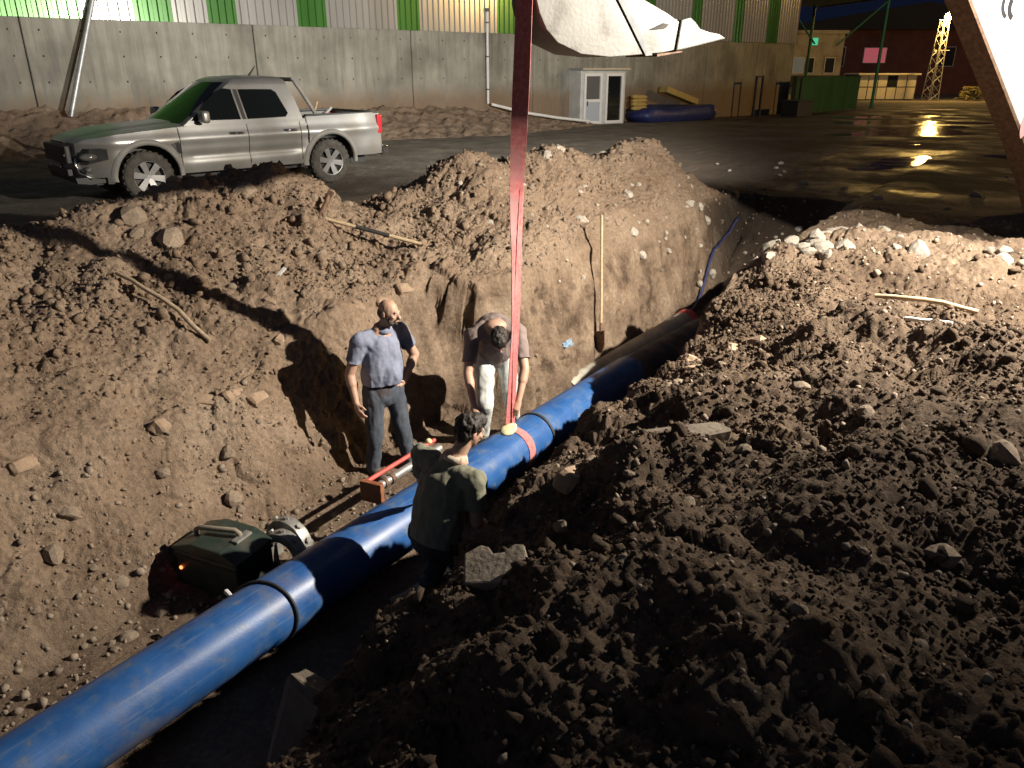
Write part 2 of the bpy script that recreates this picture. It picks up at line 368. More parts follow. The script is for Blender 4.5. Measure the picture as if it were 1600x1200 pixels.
def soil_mat(name, attrs=True, damp_v=0.0):
    m = bpy.data.materials.new(name); m.use_nodes = True
    t = m.node_tree; N = t.nodes; L = t.links; b = N['Principled BSDF']
    tc = N.new('ShaderNodeTexCoord'); src = tc.outputs['Object']
    def noise(sc, det=6, ro=.6):
        n = N.new('ShaderNodeTexNoise'); n.inputs['Scale'].default_value = sc; n.inputs['Detail'].default_value = det; n.inputs['Roughness'].default_value = ro
        L.new(src, n.inputs['Vector']); return n.outputs['Fac']
    def ramp(f, stops):
        r = N.new('ShaderNodeValToRGB')
        e = r.color_ramp.elements; e[0].position, e[0].color = stops[0][0], (*stops[0][1], 1); e[1].position, e[1].color = stops[-1][0], (*stops[-1][1], 1)
        for p, c in stops[1:-1]:
            k = e.new(p); k.color = (*c, 1)
        L.new(f, r.inputs['Fac']); return r.outputs['Color']
    def mix(f, a, c, fv=None, mode='MIX'):
        x = N.new('ShaderNodeMix'); x.data_type = 'RGBA'; x.blend_type = mode
        if fv is not None: x.inputs[0].default_value = fv
        else: L.new(f, x.inputs[0])
        for i, q in ((6, a), (7, c)):
            if isinstance(q, tuple): x.inputs[i].default_value = (*q, 1)
            else: L.new(q, x.inputs[i])
        return x.outputs[2]
    n1 = noise(1.4, 8, .65); n2 = noise(24, 6, .7)
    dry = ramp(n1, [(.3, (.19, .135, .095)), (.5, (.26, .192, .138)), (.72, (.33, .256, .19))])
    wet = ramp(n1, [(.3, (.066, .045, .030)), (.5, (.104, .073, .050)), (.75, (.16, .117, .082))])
    clayc = ramp(noise(2.2, 9, .72), [(.36, (.085, .060, .042)), (.47, (.19, .138, .098)), (.54, (.24, .178, .128)), (.66, (.33, .26, .19))])
    grv = ramp(noise(1.1, 9, .75), [(.32, (.085, .073, .058)), (.5, (.16, .142, .117)), (.68, (.26, .238, .20))])
    if attrs:
        def at(nm):
            a = N.new('ShaderNodeAttribute'); a.attribute_name = nm; return a.outputs['Fac']
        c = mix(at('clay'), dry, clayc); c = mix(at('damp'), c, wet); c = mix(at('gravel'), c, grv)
    else:
        c = mix(None, dry, wet, fv=damp_v)
    # fine grain and pale grit
    c = mix(None, c, ramp(n2, [(.3, (.55, .55, .55)), (.7, (1.35, 1.3, 1.25))]), fv=.75, mode='MULTIPLY')
    vo = N.new('ShaderNodeTexVoronoi'); vo.inputs['Scale'].default_value = 42; L.new(src, vo.inputs['Vector'])
    grit = ramp(vo.outputs['Distance'], [(.10, (1, 1, 1)), (.19, (0, 0, 0))])
    cm = N.new('ShaderNodeMath'); cm.operation = 'GREATER_THAN'; cm.inputs[1].default_value = .80; L.new(vo.outputs['Color'], cm.inputs[0])
    gm = N.new('ShaderNodeMath'); gm.operation = 'MULTIPLY'; L.new(grit, gm.inputs[0]); L.new(cm.outputs[0], gm.inputs[1])
    c = mix(gm.outputs[0], c, (.42, .37, .30))
    L.new(c, b.inputs['Base Color']); b.inputs['Roughness'].default_value = .93; b.inputs['Specular IOR Level'].default_value = .25
    if attrs:
        mu = at('mud'); c = mix(mu, c, (.040, .030, .022)); L.new(c, b.inputs['Base Color'])
        wn = ramp(noise(.35, 5, .6), [(.45, (0, 0, 0)), (.6, (1, 1, 1))]); mm = N.new('ShaderNodeMath'); mm.operation = 'MULTIPLY'; L.new(mu, mm.inputs[0]); L.new(wn, mm.inputs[1])
        mr = N.new('ShaderNodeMapRange'); mr.inputs['To Min'].default_value = .93; mr.inputs['To Max'].default_value = .30; L.new(mm.outputs[0], mr.inputs['Value']); L.new(mr.outputs['Result'], b.inputs['Roughness'])
        ms = N.new('ShaderNodeMapRange'); ms.inputs['To Min'].default_value = .25; ms.inputs['To Max'].default_value = .6; L.new(mm.outputs[0], ms.inputs['Value']); L.new(ms.outputs['Result'], b.inputs['Specular IOR Level'])
    bn = N.new('ShaderNodeBump'); bn.inputs['Distance'].default_value = .016; L.new(noise(75, 6, .75), bn.inputs['Height'])
    bn2 = N.new('ShaderNodeBump'); bn2.inputs['Distance'].default_value = .02; L.new(noise(17, 4, .6), bn2.inputs['Height']); L.new(bn.outputs['Normal'], bn2.inputs['Normal'])
    if attrs:
        b3 = N.new('ShaderNodeBump'); b3.inputs['Distance'].default_value = .10; L.new(noise(1.9, 6, .6), b3.inputs['Height']); L.new(at('mud'), b3.inputs['Strength'])
        b4 = N.new('ShaderNodeBump'); b4.inputs['Distance'].default_value = .07; L.new(noise(5.5, 8, .72), b4.inputs['Height']); L.new(at('gravel'), b4.inputs['Strength']); L.new(bn2.outputs['Normal'], b4.inputs['Normal'])
        L.new(b4.outputs['Normal'], b3.inputs['Normal']); L.new(b3.outputs['Normal'], b.inputs['Normal'])
    else: L.new(bn2.outputs['Normal'], b.inputs['Normal'])
    return m
M_soil = soil_mat('soil'); M_clod_dry = soil_mat('clod_dry', False, 0.0); M_clod_wet = soil_mat('clod_damp', False, 1.0)
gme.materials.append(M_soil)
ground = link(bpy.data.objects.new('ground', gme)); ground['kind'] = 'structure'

# ------------------------------------------------------------------ clods and pebbles scattered on the loose soil (too many to count)
def ico(sub, seed, rough=.28, flat=1.0):
    bm = bmesh.new(); bmesh.ops.create_icosphere(bm, subdivisions=sub, radius=1)
    rr = random.Random(seed); ph = [rr.uniform(0, 9) for _ in range(6)]
    for v in bm.verts:
        p = v.co
        k = 1 + rough * (math.sin(3.1 * p.x + ph[0]) * math.sin(2.7 * p.y + ph[1]) + .6 * math.sin(4.3 * p.z + ph[2] + 2 * p.x) + .5 * rr.uniform(-1, 1))
        v.co = Vector((p.x * k, p.y * k * rr.uniform(.92, 1.08), p.z * k * flat))
    co = np.array([v.co[:] for v in bm.verts]); fa = np.array([[l.vert.index for l in f.loops] for f in bm.faces]); bm.free()
    return co, fa
def scatter(name, mat, spots, sub, label, cat, nvar=6, smooth=False, flat=.8, rough=.28):
    """spots: arrays x,y,z,size,rot"""
    var = [ico(sub, 100 + k, rough, flat) for k in range(nvar)]
    V = []; F = []; off = 0; rg = np.random.default_rng(17)
    for (x, y, z, sz) in spots:
        co, fa = var[rg.integers(nvar)]
        q = rg.normal(size=4); q /= np.linalg.norm(q); a, b, c, d_ = q
        Mx = np.array([[1 - 2 * (c * c + d_ * d_), 2 * (b * c - d_ * a), 2 * (b * d_ + c * a)], [2 * (b * c + d_ * a), 1 - 2 * (b * b + d_ * d_), 2 * (c * d_ - b * a)], [2 * (b * d_ - c * a), 2 * (c * d_ + b * a), 1 - 2 * (b * b + c * c)]])
        sc = sz * rg.uniform(.75, 1.25, 3)
        V.append((co * sc) @ Mx.T + (x, y, z)); F.append(fa + off); off += len(co)
    V = np.concatenate(V); F = np.concatenate(F)
    me = bpy.data.meshes.new(name); me.vertices.add(len(V)); me.vertices.foreach_set('co', V.astype(np.float32).ravel())
    me.loops.add(F.size); me.loops.foreach_set('vertex_index', F.astype(np.int32).ravel())
    me.polygons.add(len(F)); me.polygons.foreach_set('loop_start', np.arange(0, F.size, 3, dtype=np.int32)); me.update(calc_edges=True)
    if smooth: me.shade_smooth()
    me.materials.append(mat); o = link(bpy.data.objects.new(name, me)); tag(o, label, cat, None, 'stuff'); return o
rg = np.random.default_rng(23)
def pick(n, s0, s1, t0, t1, size, pw=2.2, mask=None, sink=.25):
    out = []
    while len(out) < n:
        s, t = rg.uniform(s0, s1), rg.uniform(t0, t1)
        i = min(np.searchsorted(sg, s), len(sg) - 1); j = min(np.searchsorted(tg, t), len(tg) - 1)
        if mask is not None and mask[i, j] < rg.random(): continue
        sz = size[0] * (1 - rg.random()) ** (-1 / pw); sz = min(sz, size[1])
        out.append((PX[i, j], PY[i, j], GZ[i, j] + sz * (1 - 2 * sink) * .6, sz))
    return out
clumps = np.clip(.45 + 1.4 * perlin(SS * .9, TT * .9, SS * 0, 21), .05, 1)
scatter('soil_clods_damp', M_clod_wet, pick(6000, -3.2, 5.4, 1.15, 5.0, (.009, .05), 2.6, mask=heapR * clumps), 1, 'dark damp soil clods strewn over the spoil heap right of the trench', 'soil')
scatter('soil_clods_dry', M_clod_dry, pick(4200, -3.5, 10.5, -5.2, -1.5, (.014, .06), mask=heapL * clumps), 1, 'pale dry soil clods strewn over the spoil heaps left of the trench', 'soil')
scatter('soil_crumbs_damp', M_clod_wet, pick(20000, -3.0, 5.0, 1.2, 4.6, (.0055, .024), 2.5, mask=heapR * (.35 + .65 * clumps)), 1, 'fine dark soil crumbs covering the spoil heap right of the trench', 'soil')
scatter('soil_crumbs_dry', M_clod_dry, pick(9000, -3.2, 5.2, -4.6, -1.2, (.007, .024), 2.4, mask=np.clip(heapL + .6 * leftbank, 0, 1) * (.35 + .65 * clumps)), 1, 'fine pale soil crumbs covering the banks left of the trench', 'soil')
M_peb = pmat('pebble', (.15, .115, .085), (.29, .23, .175), 9, .85, bump=.003, bscale=60)
peb = pick(1100, -3.6, 1.6, -2.0, -.35, (.010, .036), 2.2, mask=np.where((H0 < -.55), 1.0, .12))
peb += pick(900, -3.0, 6.0, 1.2, 4.5, (.009, .022), 2.4, mask=heapR)
peb += pick(1500, 4.2, 10.5, -3.0, -1.0, (.011, .035), 2.6, mask=np.clip(heapL + .25, 0, 1))
peb += pick(900, 4.0, 11.5, -1.5, 1.0, (.010, .028), 2.6)
peb += pick(300, 5.0, 10.5, 1.0, 4.5, (.012, .05), 2.2)
scatter('pebbles', M_peb, peb, 1, 'small pale pebbles mixed through the dug soil', 'gravel', smooth=False, rough=.2)
#@@PART2
# ------------------------------------------------------------------ materials for things
M_pipe = pmat('blue_plastic', (.014, .068, .22), (.026, .105, .31), 3.2, .33, bump=.0006, bscale=90, c3=(.05, .11, .24), s3=9, r2=.50)
def pipe_dirt(m):
    t = m.node_tree; N = t.nodes; L = t.links; b = N['Principled BSDF']; src = b.inputs['Base Color'].links[0].from_socket
    tc = N.new('ShaderNodeTexCoord'); mp = N.new('ShaderNodeMapping'); mp.vector_type = 'TEXTURE'; mp.inputs['Rotation'].default_value = (0, 0, -BE); mp.inputs['Scale'].default_value = (.035, .9, .035); L.new(tc.outputs['Object'], mp.inputs['Vector'])
    def nr(sc, lo, hi, vec):
        n = N.new('ShaderNodeTexNoise'); n.inputs['Scale'].default_value = sc; n.inputs['Detail'].default_value = 7; n.inputs['Roughness'].default_value = .7; L.new(vec, n.inputs['Vector'])
        r = N.new('ShaderNodeMapRange'); r.inputs['From Min'].default_value = lo; r.inputs['From Max'].default_value = hi; L.new(n.outputs['Fac'], r.inputs['Value']); return r.outputs['Result']
    def mixc(f, a, c, k):
        q = N.new('ShaderNodeMath'); q.operation = 'MULTIPLY'; q.inputs[1].default_value = k; L.new(f, q.inputs[0])
        x = N.new('ShaderNodeMix'); x.data_type = 'RGBA'; L.new(q.outputs[0], x.inputs[0]); L.new(a, x.inputs[6]); x.inputs[7].default_value = (*c, 1); return x.outputs[2]
    c = mixc(nr(1.6, .55, .72, mp.outputs['Vector']), src, (.16, .21, .30), .55)
    c = mixc(nr(1.1, .56, .70, tc.outputs['Object']), c, (.17, .135, .10), .55)
    c = mixc(nr(9, .60, .72, tc.outputs['Object']), c, (.20, .16, .12), .6)
    L.new(c, b.inputs['Base Color'])
pipe_dirt(M_pipe)
M_black = pmat('black_rubber', (.012, .012, .013), (.03, .03, .03), 30, .6)
M_conc = pmat('concrete', (.22, .212, .18), (.32, .31, .265), .8, .85, bump=.004, bscale=35, c3=(.155, .15, .125), s3=.5)
M_hole = pmat('dark_hole', (.03, .028, .025), (.06, .055, .05), 20, .9)
M_cw = pmat('white_sheet_metal', (.36, .35, .33), (.46, .45, .43), 1.2, .22, metal=.45, stretch=(1, 1, .12))
M_cg = pmat('green_sheet_metal', (.05, .16, .03), (.075, .22, .05), 1.2, .24, metal=.3, stretch=(1, 1, .12))
M_pvc = pmat('pale_pvc', (.52, .52, .5), (.62, .62, .6), 5, .5)
M_steel = pmat('galvanised', (.34, .35, .36), (.45, .46, .47), 8, .45, metal=.6)
M_wood = pmat('worn_wood', (.34, .25, .15), (.48, .37, .24), 14, .75, bump=.001, bscale=120, stretch=(1, 1, 6))
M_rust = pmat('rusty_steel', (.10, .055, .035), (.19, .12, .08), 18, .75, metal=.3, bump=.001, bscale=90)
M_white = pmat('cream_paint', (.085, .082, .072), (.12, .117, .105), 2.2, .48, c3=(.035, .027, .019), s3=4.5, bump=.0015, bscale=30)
M_boomw = pmat('white_paint', (.74, .72, .68), (.80, .78, .74), 2, .4)
M_dsteel = pmat('dark_steel', (.05, .055, .06), (.09, .09, .09), 12, .55, metal=.4)
M_red = pmat('red_webbing', (.38, .09, .10), (.50, .18, .17), 30, .75, bump=.0015, bscale=260, c3=(.34, .20, .20), s3=2.5)
M_cloth_y = pmat('pale_yellow_cloth', (.50, .47, .25), (.62, .58, .36), 30, .9, bump=.004, bscale=40)
M_brick = pmat('dusty_block', (.24, .165, .11), (.34, .25, .175), 9, .92, bump=.004, bscale=45)
M_stone = pmat('dimmed_pale_stone', (.16, .14, .115), (.28, .255, .215), 5, .85, bump=.006, bscale=22)  # darkened copy of the pale stone, offsets the near lamp's glare
M_stone_b = pmat('brown_stone', (.19, .145, .105), (.30, .235, .17), 6, .9, bump=.006, bscale=26)
M_slab = pmat('grey_concrete_lump', (.16, .13, .10), (.27, .225, .17), 6, .92, bump=.008, bscale=28)
M_bluehose = pmat('blue_hose', (.025, .035, .11), (.05, .06, .15), 9, .5)
M_blueplastic = pmat('blue_film', (.16, .25, .36), (.30, .40, .50), 14, .45, bump=.004, bscale=50)
M_gbox = pmat('dark_green_case', (.018, .028, .022), (.035, .05, .04), 9, .42, c3=(.06, .055, .045), s3=6)
M_handle = pmat('dusty_handle', (.20, .165, .12), (.30, .25, .19), 12, .7)
M_alu = pmat('dirty_aluminium', (.24, .23, .21), (.38, .37, .35), 12, .45, metal=.5, bump=.001, bscale=70)
M_orange = pmat('rusty_orange_paint', (.20, .065, .028), (.29, .115, .05), 20, .6)
M_redp = pmat('red_paint', (.40, .06, .05), (.5, .10, .08), 12, .6)
M_oldpipe = pmat('old_cement_pipe', (.30, .28, .23), (.44, .42, .36), 7, .85, bump=.003, bscale=40)
M_car = pmat('silver_car_paint', (.33, .33, .325), (.40, .40, .39), 1.8, .33, metal=.55, c3=(.30, .285, .255), s3=1.3)
M_glass = pmat('tinted_glass', (.008, .010, .010), None, rough=.06)
M_tyre = pmat('dusty_tyre', (.05, .046, .042), (.10, .092, .08), 10, .9, bump=.003, bscale=60)
M_alloy = pmat('alloy', (.24, .24, .245), (.30, .30, .30), 8, .4, metal=.6)
M_trim = pmat('black_trim', (.018, .018, .019), (.03, .03, .03), 12, .5)
M_chrome = pmat('chrome', (.72, .72, .72), None, rough=.12, metal=1)
M_tail = pmat('tail_lamp', (.42, .02, .03), None, rough=.2)
M_lens = pmat('headlamp_lens', (.16, .16, .15), (.26, .26, .24), 6, .12, metal=.5)
M_flare = pmat('dusty_silver_flare', (.20, .195, .185), (.27, .265, .25), 4, .6)
def streaks(m, amt=.5):
    """long vertical water marks and grime on a wall"""
    t = m.node_tree; N = t.nodes; L = t.links; b = N['Principled BSDF']; src = b.inputs['Base Color'].links[0].from_socket
    tc = N.new('ShaderNodeTexCoord'); mp = N.new('ShaderNodeMapping'); mp.inputs['Scale'].default_value = (2.2, 2.2, .18); L.new(tc.outputs['Object'], mp.inputs['Vector'])
    n = N.new('ShaderNodeTexNoise'); n.inputs['Scale'].default_value = 2.0; n.inputs['Detail'].default_value = 8; n.inputs['Roughness'].default_value = .7; L.new(mp.outputs['Vector'], n.inputs['Vector'])
    r = N.new('ShaderNodeValToRGB'); r.color_ramp.elements[0].position = .35; r.color_ramp.elements[1].position = .6
    r.color_ramp.elements[0].color = (1 - amt, 1 - amt, 1 - amt, 1); r.color_ramp.elements[1].color = (1, 1, 1, 1); L.new(n.outputs['Fac'], r.inputs['Fac'])
    mx = N.new('ShaderNodeMix'); mx.data_type = 'RGBA'; mx.blend_type = 'MULTIPLY'; mx.inputs[0].default_value = 1
    L.new(src, mx.inputs[6]); L.new(r.outputs['Color'], mx.inputs[7])
    # rusty splash line low on the wall
    sx = N.new('ShaderNodeSeparateXYZ'); L.new(tc.outputs['Object'], sx.inputs[0])
    ad = N.new('ShaderNodeMath'); ad.operation = 'MULTIPLY_ADD'; L.new(n.outputs['Fac'], ad.inputs[0]); ad.inputs[1].default_value = -1.6; L.new(sx.outputs['Z'], ad.inputs[2])
    mr = N.new('ShaderNodeMapRange'); mr.inputs['From Min'].default_value = .15; mr.inputs['From Max'].default_value = .75; mr.inputs['To Min'].default_value = .75; mr.inputs['To Max'].default_value = 0; L.new(ad.outputs[0], mr.inputs['Value'])
    m2 = N.new('ShaderNodeMix'); m2.data_type = 'RGBA'; L.new(mr.outputs['Result'], m2.inputs[0]); L.new(mx.outputs[2], m2.inputs[6]); m2.inputs[7].default_value = (.16, .10, .055, 1)
    L.new(m2.outputs[2], b.inputs['Base Color'])
streaks(M_conc, .35)

# ------------------------------------------------------------------ factory hall behind: concrete base and corrugated cladding
W0 = Vector((-13.3, 21.8, 0)); DW = Vector((.74643, .66546, 0)); NW = Vector((.66546, -.74643, 0)); AW = math.atan2(DW.y, DW.x)
def WL(d, off, z): return W0 + DW * d + NW * off + Vector((0, 0, z))
hall = empty('factory_hall', WL(0, 0, 0), AW, 'long factory hall with bare concrete base and green and white corrugated cladding', 'building')
# local frame: x along the wall, -y towards the yard
js = [-14, -6.2, .62, 7.0, 12.95, 19.0, 25.2, 31.0, 35.6, 39.4]
for a, b in zip(js[:-1], js[1:]):
    w = MB().b2((a + .015, 0, -1.2), (b - .015, .3, 3.42)).build('concrete_panel', M_conc, hall, bevel=.02, seg=1)
    h = MB(); 
    d_ = a + .4
    while d_ < b - .25:
        for z in (1.76, 2.42, 3.06):
            h.tube([(d_ + rnd.uniform(-.02, .02), .02, z), (d_, -.003, z)], [.035, .028], 8)
        d_ += 1.02
    # drip marks and chips below some holes
    h.build('tie_holes', M_hole, w, kind='stuff')
MB().b2((-14, .06, -1.2), (39.35, .28, 3.40)).build('joint_filler', M_hole, hall)
MB().b2((39.1, .3, -1.2), (39.4, 30, 9)).build('end_wall', M_conc, hall)
def corr(a, b, m, z0=3.36, z1=9.0):
    n = max(1, round((b - a) / .25)); p = (b - a) / n; prof = []
    for i in range(n):
        x = a + i * p
        prof += [(x, 0), (x + p * .42, 0), (x + p * .52, -.045), (x + p * .90, -.045)]
    prof.append((b, 0)); vs = []; fs = []
    for (x, y) in prof: vs += [(x, y - .05, z0), (x, y - .05, z1)]
    for i in range(len(prof) - 1): fs.append((2 * i, 2 * i + 2, 2 * i + 3, 2 * i + 1))
    MB().add(vs, fs).build('cladding_panel', m, hall)
gr_b = [(-14, -9, 0), (-9, -7.8, 1), (-7.8, -4.5, 0), (-4.5, -3.2, 1), (-3.2, -1.2, 0), (-1.2, 2.19, 1), (2.19, 3.52, 0), (3.52, 4.59, 1), (4.59, 5.63, 0), (5.63, 6.52, 1), (6.52, 8.55, 0), (8.55, 9.59, 1), (9.59, 12.37, 0),
        (12.37, 13.33, 1), (13.33, 16.98, 0), (16.98, 17.99, 1), (17.99, 21.2, 0), (21.2, 22.2, 1), (22.2, 25.6, 0), (25.6, 26.6, 1), (26.6, 29.4, 0), (29.4, 30.2, 1), (30.2, 33.0, 0), (33.0, 33.85, 1), (33.85, 36.15, 0), (36.15, 37.3, 1), (37.3, 39.35, 0)]
for a, b, g in gr_b: corr(a, b, M_cg if g else M_cw)
MB().b2((-14, .0, 3.43), (39.35, .25, 9.0)).build('inner_wall', M_hole, hall)
# bank of earth along the foot of the wall
du = np.linspace(-14, 22.5, 620); dv = np.linspace(0, 1, 60)
DU, DV = np.meshgrid(du, dv, indexing='ij')
ht = np.interp(DU, [-14, 0, 5, 9, 14, 18, 21.5, 22.5], [1.1, 1.1, 1.0, .9, .85, .6, .15, -.1]) + .12 * perlin(DU * .9, DV * 0, DU * 0, 3)
wdt = np.interp(DU, [-14, 6, 14, 22.5], [2.4, 3.0, 5.0, 2.0])
offs = -.02 + DV * wdt
HZ = ht * (1 - DV) ** 1.35 * 1.0 - .12 * DV + (.10 * perlin(DU * 1.7, offs * 1.7, DU * 0, 5) + .09 * perlin(DU * 3.4, offs * 3.4, DU * 0, 6) + .06 * perlin(DU * 8.1, offs * 8.1, DU * 0, 7)) * np.minimum(1, 3 * (1 - DV)) 
BX = W0.x + DW.x * DU + NW.x * offs; BY = W0.y + DW.y * DU + NW.y * offs
bme = grid_mesh('earth_bank', BX, BY, HZ - .0171 * np.clip(BY - 25, 0, 75)); bme.materials.append(M_clod_dry)
bko = link(bpy.data.objects.new('earth_bank', bme)); bko['kind'] = 'structure'

# things against the hall
p0, p1 = WL(1.25, .55, .9), WL(2.75, .12, 4.6)
MB().tube([p0, p1], .075, 12).build('steel_pole', M_steel, None, auto=40, label='slanting grey steel pole leaning on the concrete wall behind the pickup hood', cat='pole')
dp = empty('downpipe', WL(16.45, .1, .8), AW, 'pale vertical drainpipe fixed to the concrete wall beside the hanging strap', 'pipe')
MB().tube([(0, 0, 0), (0, 0, 3.35)], .055, 12).build('pipe', M_pvc, dp, auto=40)
for z in (.5, 1.7, 2.9): MB().tube([(0, 0, z), (0, 0, z + .05)], .072, 12).build('clip', M_dsteel, dp, auto=40)
MB().tube([(0, 0, 3.3), (0, 0, 3.42)], .075, 12).build('collar', M_dsteel, dp, auto=40)
a_, b_ = WL(16.5, .25, .78), WL(20.9, 1.5, .02)
MB().tube([a_, a_.lerp(b_, .33) + Vector((0, 0, -.1)), a_.lerp(b_, .66) + Vector((0, 0, -.08)), b_], .06, 12).build('drain_pipe', M_pvc, None, auto=40, label='long pale plastic drain pipe lying down the earth bank towards the white booth', cat='pipe')

# booth with white framed door and window leaning on the wall
bo = WL(22.3, 1.0, 0); bo.z = gz(bo.x, bo.y) - .02
booth = empty('gate_booth', bo, AW - R(7), 'small white booth with an open framed door and a dark glazed panel', 'booth')
M_bpan = pmat('dirty_white_panel', (.42, .42, .40), (.52, .52, .50), 3, .5)
MB().b2((-1.25, .1, 0), (1.3, 1.0, 2.22)).build('wall', M_bpan, booth, bevel=.02)
MB().b2((-1.32, -.12, 2.22), (1.38, 1.05, 2.32)).build('roof', M_steel, booth, bevel=.02)
def frame(x0, x1, z0, z1, w=.11, y0=.02, y1=.1):
    return MB().b2((x0, y0, z0), (x0 + w, y1, z1)).b2((x1 - w, y0, z0), (x1, y1, z1)).b2((x0 + w, y0, z1 - w), (x1 - w, y1, z1)).b2((x0 + w, y0, z0), (x1 - w, y1, z0 + w))
M_wf = pmat('white_frame', (.62, .63, .64), None, rough=.4)
dr = frame(-1.1, -.1, .05, 2.1).build('door', M_wf, booth)
MB().b2((-.99, .08, .16), (-.21, .095, .95)).build('lower_panel', pmat('bluish_panel', (.34, .38, .44), None, rough=.4), dr)
MB().b2((-.99, .08, 1.06), (-.21, .095, 1.99)).build('pane', pmat('dull_glass', (.10, .10, .10), None, rough=.15), dr)
MB().b2((-.99, .03, .95), (-.21, .1, 1.06)).build('rail', M_wf, dr)
MB().tube([(-.92, 0, 1.0), (-.92, 0, .8)], .02, 8).build('handle', M_black, dr)
wn = frame(.12, 1.12, .05, 2.1).build('window', M_wf, booth)
MB().b2((.23, .08, .16), (1.01, .095, 1.99)).build('pane', M_glass, wn)
# tarpaulins and foam rolls beside it
M_tarp = pmat('blue_tarpaulin', (.010, .015, .075), (.018, .026, .115), 4, .5, bump=.02, bscale=4)
M_yel = pmat('yellow_foam', (.30, .21, .06), (.40, .29, .10), 6, .8)
def blob(name, center, size, mat, rz, seed, label, cat, k=.25, flat_base=True):
    bm = bmesh.new(); bmesh.ops.create_cube(bm, size=2); bmesh.ops.subdivide_edges(bm, edges=bm.edges, cuts=7, use_grid_fill=True)
    rr = random.Random(seed); ph = [rr.uniform(0, 9) for _ in range(5)]
    for v in bm.verts:
        p = v.co.copy(); q = p.normalized() * 1.15; p = p.lerp(q, .45)
        w = 1 + k * (math.sin(2.6 * p.x + ph[0]) * math.cos(2.1 * p.y + ph[1]) * .6 + .3 * math.sin(6 * p.x + 3 * p.y + ph[2]))
        v.co = Vector((p.x * size[0], p.y * size[1], max(-1, p.z) * size[2] * (w if p.z > 0 else 1)))
    me = bpy.data.meshes.new(name); bm.to_mesh(me); bm.free(); me.shade_smooth(); me.materials.append(mat)
    o = link(bpy.data.objects.new(name, me)); o.location = center; o.rotation_euler = (0, 0, rz); return tag(o, label, cat)
c = WL(27.2, 1.0, 0); c.z = gz(c.x, c.y) + .32
blob('tarpaulin', c, (2.6, .8, .36), M_tarp, AW - R(4), 3, 'crumpled dark blue tarpaulin piled at the foot of the concrete wall', 'tarpaulin', .35)
for k in range(4):
    c = WL(24.75, .95, 0); c.z = gz(c.x, c.y) + .62 + .16 * k
    MB().tube([(-.5, 0, 0), (-.3, -.02, .0), (.3, -.02, 0), (.5, 0, 0)], [.06, .1, .1, .06], 10).build('foam_mat', M_yel, None, auto=60, loc=c, rot=(0, .05 * (k % 2), AW), label='rolled yellow foam mat stacked between the booth and the blue tarpaulin', cat='mat', group='yellow mats stacked by the booth')
c = WL(28.0, .75, 0); c.z = gz(c.x, c.y) + 1.12
MB().box((0, 0, 0), (2.6, .5, .28)).build('foam_sheet', M_yel, None, bevel=.05, loc=c, rot=(0, R(14), AW), label='thick yellow foam sheet lying aslant on the blue tarpaulin', cat='sheet')
c = WL(26.2, .45, 0); c.z = gz(c.x, c.y)
# gate posts and green gate
M_green = pmat('green_gate_paint', (.03, .085, .035), (.045, .12, .05), 1.5, .5, stretch=(1, 1, .3))
for k, (dx, lab) in enumerate(((34.2, 'dark square steel frame standing against the wall left of the green gate'), (38.2, 'dark steel gate frame at the corner of the factory hall'))):
    b0 = WL(dx, 1.2, 0); b0.z = gz(b0.x, b0.y)
    g = empty('post_frame', b0, AW, lab, 'frame')
    MB().b2((-.35, -.05, -.1), (-.25, .05, 2.05)).build('post', M_dsteel, g); MB().b2((.25, -.05, -.1), (.35, .05, 2.05)).build('post', M_dsteel, g); MB().b2((-.25, -.04, 1.95), (.25, .04, 2.03)).build('rail', M_dsteel, g)
g0 = Vector((15.9, 46.6, 0)); g0.z = gz(g0.x, g0.y); g1 = Vector((22.3, 53.2, 0)); g1.z = gz(g1.x, g1.y)
gate = empty('sliding_gate', g0, math.atan2(g1.y - g0.y, g1.x - g0.x), 'dark green sheet metal gate standing at the end of the factory hall', 'gate')
gl = (g1 - g0).length; np_ = 8
for k in range(np_):
    MB().b2((gl * k / np_ + .008, -.02, .1), (gl * (k + 1) / np_ - .008, .02, 1.95)).build('panel', M_green, gate)
MB().b2((0, -.06, .02), (gl, -.021, .1)).b2((0, -.06, 1.9), (gl, -.021, 1.98)).build('frame', M_green, gate)
for k in (0, .5, 1): MB().b2((gl * k - .05, .021, -.05), (gl * k + .05, .12, 2.0)).build('post', M_green, gate)
b0 = Vector((15.5, 44.6, 0)); b0.z = gz(b0.x, b0.y)
MB().b2((-.8, -.5, 0), (.8, .5, .75)).b2((-.85, -.55, .75), (.85, .55, .82)).build('waste_bin', M_dsteel, None, bevel=.03, loc=b0, rot=(0, 0, AW), label='low black waste bin in front of the green gate', cat='bin')
# canopy on green posts behind the gate
M_gpost = pmat('green_post_paint', (.02, .16, .09), (.03, .20, .11), 4, .5)
M_can = pmat('pale_canopy_edge', (.42, .42, .36), (.5, .5, .44), 2, .5)
cn = empty('canopy', (20.6, 60, gz(20.6, 60)), R(8), 'flat canopy with a pale edge carried on slim green posts', 'canopy')
cz = 7.2
MB().b2((-3.6, -3, cz), (5.1, 8, cz + .12)).build('roof', pmat('canopy_sheet', (.10, .19, .15), (.13, .23, .18), 3, .5), cn)
MB().b2((-3.6, -3.12, cz - .1), (5.2, -3.001, cz + .75)).build('fascia', M_can, cn); MB().b2((5.101, -3, cz - .1), (5.2, 8, cz + .75)).build('fascia', M_can, cn)
for x, y in ((4.5, -2.6), (4.5, 7.5), (-3.2, -2.6)):
    po = MB().tube([(x, y, -.1), (x, y, cz - .01)], .11, 12).build('post', M_gpost, cn, auto=40)
    MB().tube([(x, y, -.1), (x, y, .1)], .2, 8).build('base_plate', M_gpost, po)
